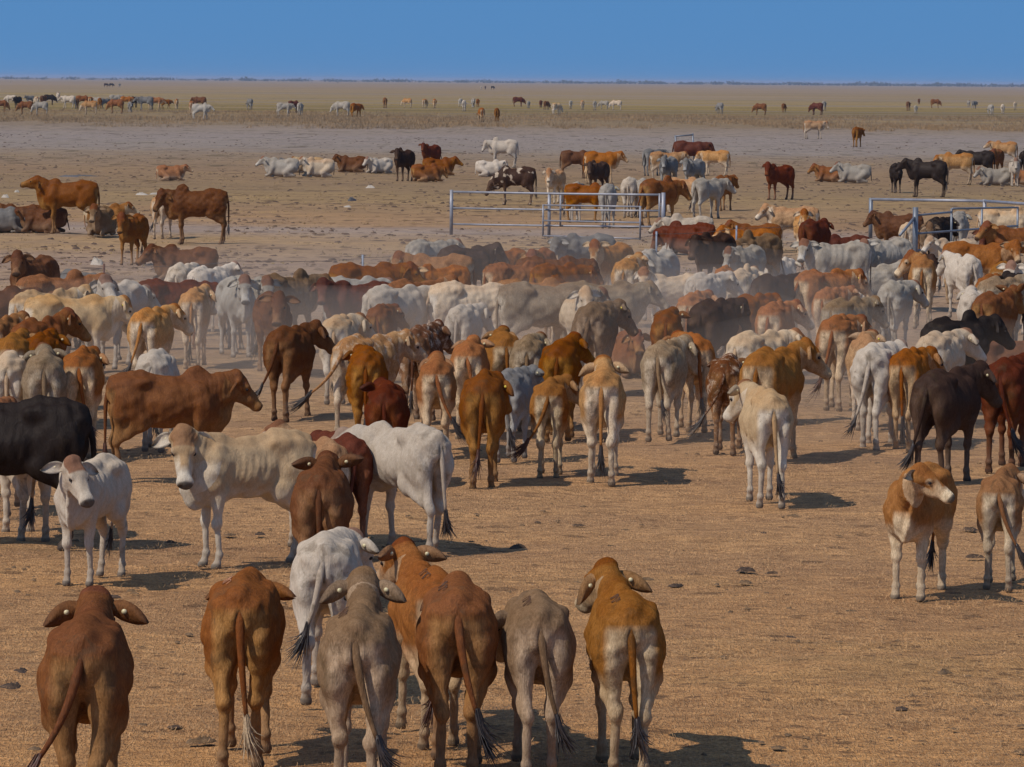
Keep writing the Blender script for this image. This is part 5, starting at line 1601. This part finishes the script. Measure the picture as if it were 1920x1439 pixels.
563 f217 10 grey 1.3 np=0 | grey white rump at right of the far trio
640 f219 -75 grey 1.5 g | white grey cow grazing beside a rust cow on the far plain
668 f220 40 rust 1.35 np=0 | rust cow right of the white grey grazing cow on the far plain
722 f203 4 rust 1.35 np=0 | dark rust cow seen from behind, alone at the middle of the far plain
763 f202 -70 tan 1.2 g | fawn cow grazing left, right of the dark rust cow
797 f203 20 tan 1.2 g | slim fawn cow with a dark head grazing, left of a small orange cow
815 f203 5 orange 1.2 np=0 | small orange cow seen from behind, right of the slim fawn cow
864 f201 15 grey 1.15 np=0 | grey cow partly behind the bright white one on the far plain
870 f209 3 white 1.3 np=0 | bright white cow seen from behind on the far plain
887 f202 175 grey 1.2 np=20 | grey white cow facing the camera, left of the round rust cow
896 f201 3 rust 1.1 np=0 | round rust cow right of the grey white facing cow
902 f229 -10 orange 1.25 g | tan orange cow grazing low on the far plain, left of the brown one
932 f228 5 rust 1.2 g | brown rust cow grazing low on the far plain, seen from behind
972 f200 82 maroon 1.35 g | dark red cow grazing right beside a small grey calf, far plain
991 f203 10 grey .95 np=0 | small grey calf at the nose of the dark red grazing cow
1014 f202 5 maroon 1.0 np=0 | small dark red cow, left one of a close dark pair on the far plain
1025 f206 30 brown 1.1 g | dark brown cow, right one of a close dark pair on the far plain
1044 f215 40 dun 1.25 g | cream and brown cow grazing below the close dark pair
1070 f204 4 grey 1.1 np=0 | small grey cow seen from behind between the cream and tan far cows
1092 f206 3 tan 1.2 np=0 | tan cow with pale hind legs seen from behind on the far plain
1115 f207 3 grey 1.2 np=0 | whitish grey rump at left of the far row of three
1132 f205 -75 grey 1.1 g | mid grey cow grazing in the middle of the far row of three
1155 f207 -82 cream 1.25 g | cream white cow grazing left at right of the far row of three
1349 f213 -30 slate 1.25 g | blue grey cow grazing alone right of centre on the far plain
1425 f216 -82 rust 1.3 g | rust orange cow grazing left on the right half of the far plain
1470 f211 15 brown 1.1 g | small brown cow with a dark head grazing, right of the rust orange one
1531 f216 -60 maroon 1.4 g | dark rust cow grazing beside a pale one, above the salt pan walker
1545 f208 10 grey 1.3 np=0 | pale cow beside the dark rust grazing cow
1703 f208 10 brown 1.25 np=0 | rust shouldered grey cow at left of the small far right cluster
1717 f213 8 grey 1.0 np=5 | small grey calf lowest in the small far right cluster
1723 f196 175 brown 1.0 np=10 | brown cow highest in the small far right cluster
1754 f203 84 rust 1.35 g | rust cow grazing right, at right of the small far right cluster
1816 f200 170 grey 1.0 np=25 | grey calf with head raised at the far right
1827 f204 30 slate 1.15 np=0 | grey cow touching the grey calf with raised head at the far right
1857 f216 -20 grey 1.25 g | grey cow grazing left of the bright white one at the far right
1880 f214 4 white 1.2 np=0 | white rump near the right edge of the far plain
1903 f206 2 cream 1.15 np=0 | cream cow seen from behind, last on the far plain at right
199 f164 70 darkbrown 1.5 g | dark speck of a cow, left of three near the far horizon
209 f164 80 black 1.5 g | black speck of a cow, middle of three near the far horizon
224 f164 20 grey 1.5 np=0 | grey speck of a cow, right of three near the far horizon
20 f155 10 white 1.2 np=0 | white speck of a cow alone below the horizon at left
902 f169 4 white 1.35 np=0 | white speck of a cow, left of three near the centre horizon
910 f168 4 darkbrown 1.35 np=5 | dark speck of a cow, middle of three near the centre horizon
924 f168 70 black 1.35 g | black speck of a cow, right of three near the centre horizon
633 f156.5 60 slate 1.5 np=0 | tiny dark cow just below the horizon left of centre
"""
run_herd(HERD)
